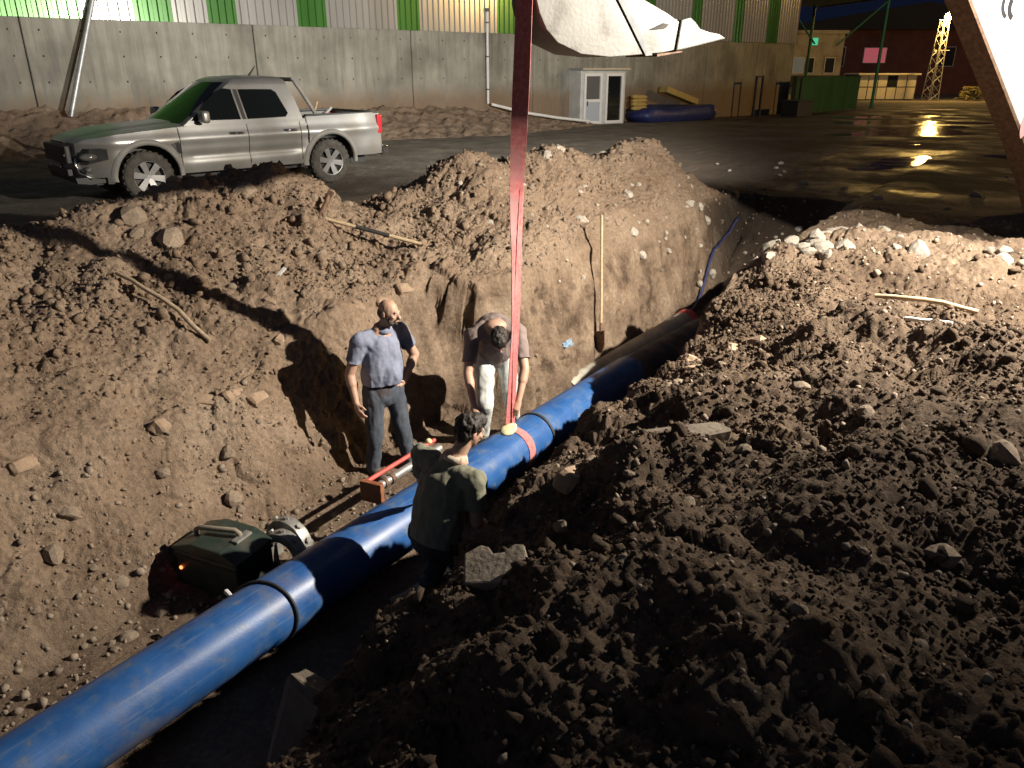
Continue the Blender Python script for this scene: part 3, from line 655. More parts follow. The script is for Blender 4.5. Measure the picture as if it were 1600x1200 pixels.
MB().tube([(4.5, -2.6, cz - .3), (1.2, -2.6, cz - 3.1)], .06, 8).build('brace', M_gpost, cn); MB().tube([(-2.9, -2.6, cz - .3), (-.4, -2.6, cz - 3.0)], .06, 8).build('brace', M_gpost, cn)

# far buildings
def far_house(name, x0, x1, y, depth, z1, mat, wins, label, roof=None, wmat=None, rz=0):
    zb = gz((x0 + x1) / 2, y) - .3
    e = empty(name, ((x0 + x1) / 2, y, zb), rz, label, 'building'); hw = (x1 - x0) / 2
    MB().b2((-hw, 0, 0), (hw, depth, z1 - zb)).build('wall', mat, e)
    for (a, b, c_, d_, mm) in wins:
        fr = frame(a, b, c_ - zb, d_ - zb, .07, -.06, .0).build('window', M_wf, e)
        MB().b2((a + .07, -.03, c_ - zb + .07), (b - .07, -.005, d_ - zb - .07)).build('pane', mm, fr)
    if roof: roof(e, hw, depth, z1 - zb)
    return e
M_beige = pmat('beige_render', (.30, .27, .21), (.40, .36, .28), .8, .9, c3=(.20, .15, .11), s3=.6)
M_rw = pmat('dark_red_wall', (.14, .05, .04), (.20, .08, .06), .7, .9)
M_dkw = pmat('unlit_window', (.02, .025, .03), None, rough=.1)
M_curt = pmat('curtained_window', (.25, .30, .33), None, rough=.3, emit=(.45, .6, .65), estr=.05)
M_pinkw = pmat('lit_pink_window', (.4, .1, .12), None, rough=.3, emit=(1, .22, .26), estr=.3)
M_grnl = pmat('green_sign_lamp', (.05, .5, .3), None, rough=.3, emit=(.1, .9, .5), estr=.5)
def flat_roof(e, hw, d_, h):
    MB().b2((-hw - .3, -.3, h), (hw + .3, d_ + .3, h + .35)).build('roof', M_beige, e)
fb = far_house('guard_house', 29.6, 35.4, 90, 8, 5.4, M_beige, [(-2.3, -1.1, 1.5, 3.1, M_curt), (-.9, .0, 1.5, 3.1, M_dkw), (1.1, 2.2, 1.5, 3.1, M_dkw)], 'two storey beige guard house with a green lamp and dark windows beside the hall', flat_roof)
MB().b2((-.5, -.1, 4.3 - fb.location.z + .0), (.05, -.01, 5.0 - fb.location.z)).build('lamp', M_grnl, fb)
MB().b2((-2.9, -1.2, 1.2 - fb.location.z - .9), (2.9, -.001, 1.2 - fb.location.z + .1)).build('dark_porch', M_hole, fb)
def dark_roof(e, hw, d_, h):
    MB().prism([(-hw - 1, h), (hw + 1, h), (hw + 1, h + .3), (0, h + 3.2), (-hw - 1, h + .3)], -1, d_ + 1).build('roof', M_hole, e)
fb2 = far_house('red_house', 36, 70, 110, 14, 6.6, M_rw, [(-11.6, -9.4, 2.2, 4.6, M_dkw), (-7.0, -4.0, 2.6, 4.5, M_pinkw), (3, 5, 2.2, 4.6, M_dkw)], 'dark red house with one window glowing pink behind the site hut', dark_roof)
# site hut
hx0, hx1, hy = 35.0, 41.0, 84.0; hz_ = gz(38, hy)
hut = empty('site_hut', (38.0, hy, hz_), R(3), 'low white panelled site hut with a dark frame beside the lit lattice mast', 'hut')
M_hutp = pmat('hut_panel', (.52, .48, .40), (.60, .56, .47), 2, .6)
ww = 6.0; nc = 6
for i in range(nc):
    for j in range(2):
        m_ = M_dkw if (i == 3 and j == 1) else M_hutp
        MB().b2((-ww / 2 + i * ww / nc + .05, -.04, .12 + j * 1.2), (-ww / 2 + (i + 1) * ww / nc - .05, .0, 1.22 + j * 1.15)).build('panel' if m_ is M_hutp else 'window', m_, hut)
MB().b2((-ww / 2, .001, 0), (ww / 2, 3, 2.4)).build('frame', M_dsteel, hut)
MB().b2((ww / 2 + .001, .05, .1), (ww / 2 + .04, 2.95, 2.35)).build('side_panel', M_hutp, hut)
MB().b2((-ww / 2 - .2, -.3, 2.4), (ww / 2 + .25, 3.2, 2.56)).build('roof', M_hutp, hut, bevel=.02)
# lattice mast with the burning sodium lamp
tx, ty = 41.6, 82.0; tz = gz(tx, ty)
mast = empty('lattice_mast', (tx, ty, tz), R(12), 'yellow lit steel lattice mast carrying a burning sodium floodlight', 'mast')
H = 7.3; wb, wt = .55, .28
def cx(z): return wb + (wt - wb) * z / H
M_mast = pmat('mast_steel', (.40, .40, .38), (.5, .5, .47), 6, .55, metal=.2)
for sx in (-1, 1):
    for sy in (-1, 1): MB().tube([(sx * wb, sy * wb, -.1), (sx * wt, sy * wt, H)], .05, 6).build('leg', M_mast, mast)
nb = 9
for k in range(nb):
    za, zb_ = H * k / nb, H * (k + 1) / nb
    for (ax_, ay_, bx_, by_) in ((-1, -1, 1, -1), (1, -1, 1, 1), (1, 1, -1, 1), (-1, 1, -1, -1)):
        f_ = k % 2
        pa = (ax_ * cx(za), ay_ * cx(za), za) if not f_ else (bx_ * cx(za), by_ * cx(za), za)
        pb = (bx_ * cx(zb_), by_ * cx(zb_), zb_) if not f_ else (ax_ * cx(zb_), ay_ * cx(zb_), zb_)
        MB().tube([pa, pb], .032, 5).build('brace', M_mast, mast)
MB().tube([(-.7, -.3, 4.6), (.9, -.3, 4.6)], .04, 6).build('crossbar', M_mast, mast)
MB().tube([(-.6, 0, H), (.6, 0, H)], .05, 6).build('lamp_arm', M_mast, mast)
M_sod = pmat('sodium_lamp_glass', (.9, .7, .3), None, rough=.3, emit=(1, .60, .14), estr=300)
lh = MB().box((0, -.25, H + .3), (.7, .4, .28)).build('lamp_head', M_dsteel, mast, bevel=.04)
MB().ell((0, -.5, H + .30), (.42, .2, .34)).build('lamp_glass', M_sod, lh, smooth=True)
pl = bpy.data.lights.new('sodium_light', 'POINT'); pl.energy = SODIUM_POWER; pl.color = (1, .60, .16); pl.shadow_soft_size = .25
plo = bpy.data.objects.new('sodium_light', pl); link(plo, mast); plo.location = (0, -.85, H + .2)
# sodium street lamp right of the frame whose light streaks the cladding
sx_, sy_ = 33.0, 27.0; sz_ = gz(sx_, sy_)
sl_e = empty('street_lamp', (sx_, sy_, sz_), R(150), 'tall sodium street lamp standing by the yard right of the trench', 'street lamp')
MB().tube([(0, 0, -.1), (0, 0, 8.5)], [.10, .06], 10).build('pole', M_mast, sl_e, auto=40); MB().tube([(0, 0, 8.4), (.5, 0, 8.8), (1.4, 0, 8.9)], .04, 8).build('arm', M_mast, sl_e, auto=40)
lh2 = MB().box((1.6, 0, 8.9), (.7, .28, .14)).build('lamp_head', M_dsteel, sl_e, bevel=.03); MB().ell((1.6, 0, 8.8), (.28, .11, .09)).build('lamp_glass', M_sod, lh2, smooth=True)
pl2 = bpy.data.lights.new('street_light', 'POINT'); pl2.energy = STREET_POWER; pl2.color = (1, .62, .20); pl2.shadow_soft_size = .2
plo2 = bpy.data.objects.new('street_light', pl2); link(plo2, sl_e); plo2.location = (1.6, 0, 8.6)
# dry bushes in the sodium light
M_bush = pmat('dry_brush', (.10, .09, .035), (.17, .14, .06), 6, .8)
for k, (x, y, r_) in enumerate(((45.4, 82, 1.1), (47.6, 83, 1.3), (50.0, 82, 1.5), (52.6, 83, 1.2))):
    zb = gz(x, y); e = empty('bush', (x, y, zb), 0, 'dry roadside bush in the yellow light right of the lattice mast', 'bush', 'dry bushes along the lit road')
    b1 = MB(); rr = random.Random(k + 40)
    for i in range(420):
        a, h_ = rr.uniform(0, 6.28), rr.random() ** .7; q = r_ * math.sqrt(rr.random()) * (1.1 - .6 * h_)
        c = Vector((q * math.cos(a), q * math.sin(a), .1 + h_ * r_ * 1.1)); d_ = Vector((rr.gauss(0, 1), rr.gauss(0, 1), rr.gauss(.6, .6))).normalized() * .22; n_ = d_.orthogonal().normalized() * .06
        b1.add([c - d_, c + n_, c + d_, c - n_], [(0, 1, 2, 3)])
    b1.build('foliage', M_bush, e)
    b2 = MB()
    for i in range(6):
        a = rr.uniform(0, 6.28); b2.tube([(0, 0, -.1), (.4 * r_ * math.cos(a), .4 * r_ * math.sin(a), .8 * r_)], [.04, .01], 5)
    b2.build('stem', M_wood, e)
# puddles in the yard
M_water = pmat('muddy_water', (.02, .017, .012), None, rough=.10, bump=.02, bscale=2.2)
def puddle(cx_, cy_, rx, ry, rz, seed, label):
    rr = random.Random(seed); n = 40; ph = [rr.uniform(0, 6.28) for _ in range(5)]
    zz = max(gz(cx_ + rx * .8 * math.cos(a) * math.cos(rz) , cy_ + rx * .8 * math.cos(a) * math.sin(rz)) for a in np.linspace(0, 6.28, 9))
    vs = []
    for i in range(n):
        a = 2 * math.pi * i / n; k = 1 + .22 * math.sin(2 * a + ph[0]) + .16 * math.sin(3 * a + ph[1]) + .12 * math.sin(5 * a + ph[2]) + .07 * math.sin(9 * a + ph[3])
        vs.append((rx * k * math.cos(a), ry * k * math.sin(a), 0))
    o = MB().add([(0, 0, 0)] + vs, [(0, 1 + i, 1 + (i + 1) % n) for i in range(n)]).build('puddle', M_water, None, loc=(cx_, cy_, zz + .006), rot=(0, 0, rz), kind='structure')
puddle(14.2, 29.0, 2.6, 1.6, R(20), 1, ''); puddle(9.6, 19.6, 1.5, .55, R(35), 2, ''); puddle(17.5, 36.5, 3.0, 2.2, R(10), 3, ''); puddle(11.2, 24, .7, .35, R(5), 4, ''); puddle(12.6, 20.6, .5, .3, 0, 5, ''); puddle(8.2, 18.3, .9, .3, R(40), 6, ''); puddle(16.2, 32.5, 2.2, .9, R(25), 7, ''); puddle(20.0, 43, 2.6, 1.4, R(15), 8, '')

#@@PART3
# ------------------------------------------------------------------ pickup truck (local x: nose 0 -> tail 5.35, visible flank at -y)
TA = R(43); tpos = Vector((-6.13, 13.67, 0)) - Vector((math.cos(TA) * .92 + math.sin(TA) * .8, math.sin(TA) * .92 - math.cos(TA) * .8, 0))
tpos -= Vector((math.cos(TA), math.sin(TA), 0)) * .22; tpos.z = gz(-5.5, 14.2) - .01
truck = empty('pickup_truck', tpos, TA, 'dusty silver double cab pickup truck parked behind the spoil heaps', 'pickup')
WR = .39; FAX, RAX = .92, 4.19
def hw_(x, z):
    """half width of the flank"""
    w = .925
    w -= .05 * max(0, (.62 - z) / .3) ** 1.5            # tuck under at the sill
    w -= .055 * max(0, (z - .92) / .3) ** 1.6           # shoulder turning in
    w += .022 * math.exp(-((z - .93) / .07) ** 2)       # shoulder line
    if 1.25 < x < 3.75: w -= .03 * math.exp(-((z - .66) / .07) ** 2) * min(1, (x - 1.25) / .4, (3.75 - x) / .3)   # scooped door
    w -= .34 * max(0, (.55 - x) / .55) ** 2.2           # nose rounding in plan
    w -= .05 * max(0, (x - 4.95) / .4) ** 2
    for ax in (FAX, RAX): w += .028 * math.exp(-(((x - ax) / .52) ** 4)) * math.exp(-((z - .72) / .35) ** 2)
    return w
def zbot(x): return .43 if x < .6 else (.40 if x < 4.5 else .46)
def ztop(x): return float(np.interp(x, [0, .12, .5, 1.5, 1.9, 3.72, 3.78, 5.3, 5.35], [.93, .99, 1.05, 1.12, 1.14, 1.16, 1.19, 1.21, 1.20]))
def flank(x0, x1, sgn, proud=0, n=None, zb=None, zt=None, arch=True):
    n = n or max(4, int((x1 - x0) / .035)); m = 22; vs = []; fs = []
    for i in range(n + 1):
        x = x0 + (x1 - x0) * i / n; a = zbot(x) if zb is None else zb; b = ztop(x) if zt is None else zt
        for j in range(m + 1):
            z = a + (b - a) * j / m; vs.append((x, sgn * (hw_(x, z) + proud), z))
    for i in range(n):
        for j in range(m):
            xc = x0 + (x1 - x0) * (i + .5) / n; zc = (vs[i * (m + 1) + j][2] + vs[i * (m + 1) + j + 1][2]) / 2
            if arch and any((xc - ax) ** 2 + (zc - .40) ** 2 < .505 ** 2 for ax in (FAX, RAX)): continue
            f = (i * (m + 1) + j, (i + 1) * (m + 1) + j, (i + 1) * (m + 1) + j + 1, i * (m + 1) + j + 1)
            fs.append(f if sgn < 0 else f[::-1])
    return vs, fs
def plain(mb, name, mat, parent, smooth=True):
    me = bpy.data.meshes.new(name); me.from_pydata(mb.v, [], mb.f)
    if smooth: me.shade_smooth()
    me.materials.append(mat); return link(bpy.data.objects.new(name, me), parent)
b = MB()
for sg_ in (-1, 1): b.add(*flank(.0, 3.735, sg_))
# nose: front face between the flanks
vs = []; fs = []; nz, ny = 14, 24
for j in range(nz + 1):
    z = .43 + (.93 - .43) * j / nz
    for i in range(ny + 1):
        y = -hw_(0, z) + 2 * hw_(0, z) * i / ny; vs.append((-.10 * (1 - (y / hw_(0, z)) ** 2) - .03 * math.exp(-((z - .62) / .12) ** 2), y, z))
for j in range(nz):
    for i in range(ny): fs.append((j * (ny + 1) + i + 1, j * (ny + 1) + i, (j + 1) * (ny + 1) + i, (j + 1) * (ny + 1) + i + 1))
b.add(vs, fs)
body = plain(b, 'body', M_car, truck)
# bonnet as a crowned sheet
vs = []; fs = []; nx, ny = 26, 20
for i in range(nx + 1):
    x = 1.62 * i / nx
    for j in range(ny + 1):
        v = -1 + 2 * j / ny; y = v * (hw_(x, ztop(x)) + .004); xs_ = x - .10 * (1 - v * v) * (1 - i / nx)
        vs.append((xs_, y, ztop(x) + .075 * (1 - abs(v) ** 2.4) * min(1, .25 + i / nx * 1.6) - (.02 if .55 < abs(v) < .62 else 0)))
for i in range(nx):
    for j in range(ny): fs.append((i * (ny + 1) + j, (i + 1) * (ny + 1) + j, (i + 1) * (ny + 1) + j + 1, i * (ny + 1) + j + 1))
plain(MB().add(vs, fs), 'bonnet', M_car, truck)
# cabin shell: bottom belt and roof loops lofted
def loop(x0, x1, hw, z, nose=.12, n=9):
    pts = []
    for k in range(n + 1):
        v = -1 + 2 * k / n; pts.append((x0 + nose * (abs(v) ** 2.5), v * hw, z))
    for k in range(n + 1):
        v = 1 - 2 * k / n; pts.append((x1 - .04 * abs(v) ** 3, v * hw, z))
    return pts
rings = [loop(1.42, 3.74, .885, 1.10), loop(1.52, 3.74, .872, 1.17), loop(1.98, 3.66, .775, 1.50, .14), loop(2.27, 3.58, .715, 1.72, .16), loop(2.40, 3.54, .68, 1.80, .17), loop(2.56, 3.46, .60, 1.845, .15), loop(2.8, 3.3, .35, 1.865, .1)]
vs = [p for r_ in rings for p in r_]; n_ = len(rings[0]); fs = []
for i in range(len(rings) - 1):
    for k in range(n_): fs.append((i * n_ + k, i * n_ + (k + 1) % n_, (i + 1) * n_ + (k + 1) % n_, (i + 1) * n_ + k))
fs.append(tuple(range((len(rings) - 1) * n_, len(rings) * n_)))
MB().add(vs, fs).build('cabin', M_car, truck, auto=38)
# glass: windscreen, side windows (each side), rear window
def cab_pt(x, z, sgn, off=.006):
    """point on the cabin side at height z"""
    y = np.interp(z, [1.10, 1.17, 1.50, 1.72, 1.80], [.885, .872, .775, .715, .68]); return (x, sgn * (y + off), z)
def win(poly, sgn, name, parent=truck, mat=M_glass, off=.006):
    k = len(poly); sub_ = []
    for i in range(k):
        a, c = Vector(poly[i]), Vector(poly[(i + 1) % k])
        for q in range(6): sub_.append(a.lerp(c, q / 6))
    cen = sum(sub_, Vector((0, 0))) / len(sub_)
    vs = [cab_pt(cen.x, cen.y, sgn, off)]; m = len(sub_); fs = []
    for f_ in (.5, 1.0):
        for p in sub_: q = cen.lerp(p, f_); vs.append(cab_pt(q.x, q.y, sgn, off))
    for i in range(m):
        fs.append((0, 1 + i, 1 + (i + 1) % m)); fs.append((1 + i, 1 + m + i, 1 + m + (i + 1) % m, 1 + (i + 1) % m))
    return MB().add(vs, fs).build(name, mat, parent, smooth=True)
for sg_ in (-1, 1):
    for nm, x0, x1, poly, win_poly in (('front_door', 1.47, 2.62, None, [(1.72, 1.20), (2.56, 1.19), (2.50, 1.66), (2.36, 1.68), (2.18, 1.60)]), ('rear_door', 2.635, 3.60, None, [(2.68, 1.19), (3.38, 1.20), (3.44, 1.26), (3.30, 1.60), (3.22, 1.65), (2.62, 1.66)])):
        dd = MB().add(*flank(x0, x1, sg_, .007, zb=.47, zt=1.09, arch=True)); d_o = plain(dd, nm, M_car, truck)
        win(win_poly, sg_, 'window', d_o)
        hx = x1 - .20
        MB().tube([(hx - .12, sg_ * (hw_(hx, .98) + .03), .985), (hx, sg_ * (hw_(hx, .98) + .045), .985), (hx + .12, sg_ * (hw_(hx, .98) + .03), .98)], .022, 8).build('handle', M_chrome, d_o, smooth=True)
    win([(2.59, 1.19), (2.655, 1.19), (2.60, 1.66), (2.53, 1.66)], sg_, 'pillar_trim', truck, M_trim, .004)
    # mirror
    mo = MB().box((1.86, sg_ * 1.05, 1.26), (.13, .23, .19)).build('mirror', M_car, truck, bevel=.05, seg=3, auto=60)
    MB().tube([(1.83, sg_ * .88, 1.18), (1.85, sg_ * 1.0, 1.20)], .03, 8).build('mirror_arm', M_trim, mo)
    # flare arches
    for ax in (FAX, RAX):
        vs = []; fs = []; m = 30
        for i in range(m + 1):
            th = R(-8 + 196 * i / m); 
            for rr_, o_ in ((.485, -.03), (.480, .035), (.53, .038), (.565, .006)):
                x, z = ax + rr_ * math.cos(th), .40 + rr_ * math.sin(th); z = max(z, .36)
                vs.append((x, sg_ * (hw_(min(max(x, .0), 5.3), max(z, .45)) + o_), z))
        for i in range(m):
            for k in range(3): fs.append((i * 4 + k, i * 4 + k + 1, (i + 1) * 4 + k + 1, (i + 1) * 4 + k))
        MB().add(vs, fs).build('arch_flare', M_flare, truck, smooth=True)
    # side vent trim behind the front wheel
    MB().add([(1.36, sg_ * .952, .95), (1.43, sg_ * .952, .95), (1.47, sg_ * .952, .72), (1.42, sg_ * .952, .72)], [(0, 1, 2, 3)]).build('wing_badge', M_chrome, truck)
    MB().add([(1.26, sg_ * .953, .93), (1.355, sg_ * .953, .94), (1.41, sg_ * .953, .73)], [(0, 1, 2)]).build('wing_vent', M_trim, truck)
    # lamps
    MB().add([(.03, sg_ * .60, .86), (.14, sg_ * .80, .86), (.36, sg_ * .905, .87), (.36, sg_ * .91, .70), (.10, sg_ * .80, .64), (-.02, sg_ * .62, .66)], [(0, 1, 4, 5), (1, 2, 3, 4)]).build('headlamp_surround', M_trim, truck)
    MB().ell((.13, sg_ * .775, .74), (.15, .09, .06)).build('headlight', M_lens, truck, smooth=True)
    MB().tube([(-.02, sg_ * .60, .72), (-.03, sg_ * .58, .60), (.0, sg_ * .62, .50), (.12, sg_ * .74, .42)], .022, 8).build('bumper_chrome', M_chrome, truck, smooth=True)
    MB().ell((.09, sg_ * .72, .55), (.05, .07, .05)).build('fog_lamp', M_lens, truck, smooth=True)
    MB().box((5.29, sg_ * .865, 1.0), (.11, .10, .34)).build('tail_light', M_tail, truck, bevel=.03)
# windscreen, rear window
ws = []; fs = []
for i in range(7):
    f_ = i / 6; z = 1.16 + f_ * .60; x = np.interp(z, [1.10, 1.17, 1.5, 1.72, 1.8], [1.42, 1.52, 1.98, 2.27, 2.40]); h_ = np.interp(z, [1.10, 1.17, 1.5, 1.72, 1.8], [.885, .872, .775, .715, .68]) - .085
    ns_ = np.interp(z, [1.17, 1.5, 1.8], [.12, .14, .17])
    for k in range(11):
        v = -1 + 2 * k / 10; ws.append((x + ns_ * abs(v * .9) ** 2.5 - .012, v * h_, z + .012))
for i in range(6):
    for k in range(10): fs.append((i * 11 + k, i * 11 + k + 1, (i + 1) * 11 + k + 1, (i + 1) * 11 + k))
MB().add(ws, fs).build('windscreen', M_glass, truck, smooth=True)
MB().add([(3.735, -.6, 1.22), (3.735, .6, 1.22), (3.585, .55, 1.68), (3.585, -.55, 1.68)], [(0, 1, 2, 3)]).build('rear_window', M_glass, truck)
# grille, number plate zone, lower grille
gr = MB().b2((-.14, -.58, .64), (-.06, .58, .90)).build('grille', M_trim, truck, bevel=.02)
MB().b2((-.16, -.56, .755), (-.135, .56, .785)).build('grille_bar', M_dsteel, gr)
MB().b2((-.15, -.55, .46), (-.08, .55, .56)).build('lower_grille', M_trim, truck, bevel=.01)
MB().b2((-.165, -.26, .575), (-.15, .26, .63)).build('number_plate', M_flare, truck)
MB().prism([(-.08, .36), (.1, .33), (.35, .34), (.35, .44), (-.1, .44)], -.72, .72).build('skid_plate', M_trim, truck)
# chassis fill so the arches look into darkness
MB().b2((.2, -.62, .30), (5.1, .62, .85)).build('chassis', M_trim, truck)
# bed
bed = MB()
for sg_ in (-1, 1): bed.add(*flank(3.765, 5.33, sg_))
bed.add([(5.33, -hw_(5.33, .46), .46), (5.33, hw_(5.33, .46), .46), (5.33, hw_(5.33, 1.2), 1.2), (5.33, -hw_(5.33, 1.2), 1.2)], [(0, 1, 2, 3)])
plain(bed, 'bed', M_car, truck)
MB().b2((3.77, -.86, 1.19), (5.32, -.78, 1.225)).b2((3.77, .78, 1.19), (5.32, .86, 1.225)).b2((5.24, -.78, 1.19), (5.32, .78, 1.225)).build('bed_rail_cap', M_trim, truck, bevel=.01)
MB().b2((3.78, -.80, .80), (5.3, .80, .84)).b2((3.77, -.8, .84), (3.80, .8, 1.2)).build('bed_liner', M_trim, truck)
MB().prism([(5.34, .42), (5.46, .44), (5.47, .60), (5.34, .62)], -.88, .88).build('rear_bumper', M_chrome, truck, bevel=.02)
rb = MB()
for sg_ in (-1, 1): rb.tube([(4.02, sg_ * .80, 1.20), (3.80, sg_ * .76, 1.58), (3.70, sg_ * .66, 1.80)], .035, 10)
rb.tube([(3.70, -.66, 1.80), (3.70, .66, 1.80)], .035, 10); rb.build('sports_bar', M_flare, truck, auto=50)
MB().tube([(3.2, 0, 1.86), (3.34, 0, 2.02)], [.02, .006], 6).build('aerial', M_trim, truck)
# wheels
def lathe_y(prof, y0, n=36):
    """profile (r, y) turned about the y axis"""
    vs = []; fs = []
    for r_, y in prof:
        for k in range(n): th = 2 * math.pi * k / n; vs.append((r_ * math.cos(th), y, r_ * math.sin(th)))
    for i in range(len(prof) - 1):
        for k in range(n): fs.append((i * n + k, i * n + (k + 1) % n, (i + 1) * n + (k + 1) % n, (i + 1) * n + k))
    return vs, fs
def wheel(ax, sgn):
    w = MB().add(*lathe_y([(.245, -.12), (.30, -.135), (.36, -.125), (.385, -.10), (WR, -.05), (WR, .05), (.385, .10), (.36, .125), (.30, .135), (.245, .12)], 0)).build('wheel', M_tyre, truck, smooth=True)
    w.location = (ax, sgn * .79, WR); tr = MB()
    for k in range(26):
        th = 2 * math.pi * k / 26
        for q in (-1, 1): tr.box((WR * math.cos(th + .06 * q) * 1.0, q * .055, WR * math.sin(th + .06 * q)), (.018, .075, .045), Matrix.Rotation(-th, 3, 'Y'))
    tr.build('tread', M_tyre, w)
    rim = MB().add(*lathe_y([(.25, .10), (.258, .118), (.235, .112), (.225, .02)], 0))
    rim.add(*lathe_y([(.0, .085), (.05, .085), (.062, .06)], 0, 20))
    for k in range(6):
        th = 2 * math.pi * k / 6 + .2; Mr = Matrix.Rotation(-th, 3, 'Y')
        rim.add([Mr @ Vector(p) for p in ((.03, .085, -.038), (.03, .085, .038), (.238, .105, .052), (.238, .105, -.052), (.03, .05, -.03), (.03, .05, .03), (.238, .07, .045), (.238, .07, -.045))], [(0, 1, 2, 3), (0, 4, 5, 1), (1, 5, 6, 2), (3, 2, 6, 7), (0, 3, 7, 4)])
    ri = rim.build('rim', M_alloy, w, auto=30); MB().add(*lathe_y([(.0, .01), (.24, .01)], 0)).build('brake_disc', M_trim, w)
    if sgn < 0:
        for o in w.children: o.rotation_euler = (0, 0, math.pi)
for ax in (FAX, RAX):
    for sgn in (-1, 1): wheel(ax, sgn)
truck.scale = (1.07,) * 3
for sg_ in (-1, 1):
    for x in (1.462, 2.628, 3.612):
        MB().tube([(x, sg_ * (hw_(x, .47 + .64 * k / 8) + .001), .47 + .64 * k / 8) for k in range(9)], .0075, 6).build('door_gap', M_trim, truck)
# sticks lying in the bed
def tw(x, y, z):
    x, y, z = x * 1.07, y * 1.07, z * 1.07
    return tpos + Vector((math.cos(TA) * x - math.sin(TA) * y, math.sin(TA) * x + math.cos(TA) * y, z))
MB().tube([tw(3.95, -.55, .86), tw(4.32, -.84, 1.33)], .028, 8).build('white_pole', M_pvc, None, label='short white plastic pole sticking out of the pickup bed, the flatter one', cat='pole')
MB().tube([tw(3.90, -.70, .86), tw(4.16, -.62, 1.42)], .022, 8).build('broomstick', M_wood, None, label='pale wooden broomstick standing up out of the pickup bed', cat='stick')

# ------------------------------------------------------------------ blue water main and what is on it
def axis_tube(name, s0, s1, t, z, r_, mat, label, cat, r_in=None, n=48, t1=None, z1=None, segs=24):
    a, b_ = W(s0, t, z), W(s1, t if t1 is None else t1, z if z1 is None else z1)
    mb = MB(); mb.tube([a.lerp(b_, k / segs) for k in range(segs + 1)], r_, n, cap=False)
    if r_in:
        d_ = (b_ - a).normalized(); mb.tube([a.lerp(b_, k / segs) for k in range(segs + 1)], r_in, n, cap=False)
        o1, i1 = 0, n * (segs + 1)
        for e in (0, segs):
            for k in range(n): mb.f.append((o1 + e * n + k, o1 + e * n + (k + 1) % n, i1 + e * n + (k + 1) % n, i1 + e * n + k))
    return mb.build(name, mat, None, auto=50, label=label, cat=cat)
PR, PZ = .225, -1.25
axis_tube('water_pipe', -8.2, 2.93, 0, PZ, PR, M_pipe, 'long blue plastic water pipe running into the foreground with a black cable looped round it', 'pipe', r_in=.20)
axis_tube('water_pipe', 2.93, 4.95, 0, PZ, PR, M_pipe, 'blue plastic water pipe length running from the weld ring under the damp heap', 'pipe', r_in=.20, t1=.02)
M_dustp = pmat('dirt_caked_pipe', (.045, .042, .045), (.12, .10, .085), 5, .85, bump=.006, bscale=30, c3=(.03, .04, .07), s3=3)
axis_tube('water_pipe', 4.951, 7.2, .02, PZ - .02, PR + .002, M_dustp, 'dull dirt caked pipe length beyond the bright blue one', 'pipe', r_in=.20, t1=.05, z1=PZ - .1)
def ring(s, rad, wdt, thick, mat, name, parent=None, skew=0, z=PZ, t=0, n=56, th0=0, th1=360, **kw):
    vs = []; fs = []; u_ = Vector((UX, UY, 0)); nn = Vector((UY, -UX, 0)); full = th1 - th0 >= 360; m = n + (0 if full else 1)
    for i in range(m):
        th = R(th0 + (th1 - th0) * i / n)
        for ds, dr in ((-wdt / 2, 0), (-wdt / 2, thick), (wdt / 2, thick), (wdt / 2, 0)):
            p = W(s + ds + skew * math.cos(th - .6), t, z) + nn * ((rad + dr) * math.cos(th)) + Vector((0, 0, (rad + dr) * math.sin(th))); vs.append(p)
    for i in range(n if full else n):
        j = (i + 1) % m
        for k in range(4): fs.append((i * 4 + k, i * 4 + (k + 1) % 4, j * 4 + (k + 1) % 4, j * 4 + k))
    if not full: fs += [(0, 1, 2, 3), tuple((m - 1) * 4 + k for k in (3, 2, 1, 0))]
    return MB().add(vs, fs).build(name, mat, parent, **kw)
ring(2.93, PR - .004, .028, .016, M_black, 'weld_ring', auto=40, label='thin dark weld ring round the blue pipe just past the lifting strap', cat='ring')
cb = empty('cable', W(-.40, 0, PZ - PR), 0, 'black cable looped round the blue pipe near the dark green case', 'cable'); cb_inv = Matrix.Translation(-cb.location)
c1 = MB(); pts = []
for i in range(49):
    th = R(160 - 330 * i / 48); pts.append(W(-.40 + .10 * math.cos(th - .5), 0, PZ) + Vector((UY, -UX, 0)) * ((PR + .010) * math.cos(th)) + Vector((0, 0, (PR + .010) * math.sin(th))) - cb.location)
c1.tube(pts, .0115, 8); c1.build('loop', M_black, cb, smooth=True)
MB().tube([pts[0], pts[0] + Vector((-.06, .05, .02))], [.014, .018], 8).build('plug', M_pvc, cb)
# rusty pipe clamp bar lying along the pipe behind the man in olive
cl = empty('pipe_clamp', W(.95, -.25, -1.0), 0, 'steel clamp bar with a rusty orange end bracket lying along the blue pipe', 'clamp')
def cw(s, t, z): return W(s, t, z) - cl.location
MB().tube([cw(.98, -.23, -.985), cw(1.75, -.24, -.97)], .036, 14).build('cylinder', M_alu, cl, auto=40)
MB().tube([cw(1.10, -.23, -.985), cw(1.14, -.23, -.985)], .046, 14).build('collar', M_rust, cl, auto=40); MB().tube([cw(1.02, -.23, -.985), cw(1.05, -.23, -.985)], .044, 14).build('collar', M_rust, cl, auto=40)
MB().tube([cw(.9, -.33, -.96), cw(1.8, -.34, -.94)], .02, 10).build('rod', M_redp, cl, auto=40)
MB().box(cw(.93, -.27, -1.03), (.20, .05, .18), Matrix.Rotation(BE * -1 + .2, 3, 'Z')).build('bracket', M_orange, cl, bevel=.008)
MB().ell(cw(1.72, -.34, -.92), (.03, .03, .028)).build('knob', M_cloth_y, cl, smooth=True)
MB().box(cw(1.55, -.33, -.90), (.05, .09, .035), Matrix.Rotation(.4, 3, 'Z')).build('lug', M_alu, cl, bevel=.005)

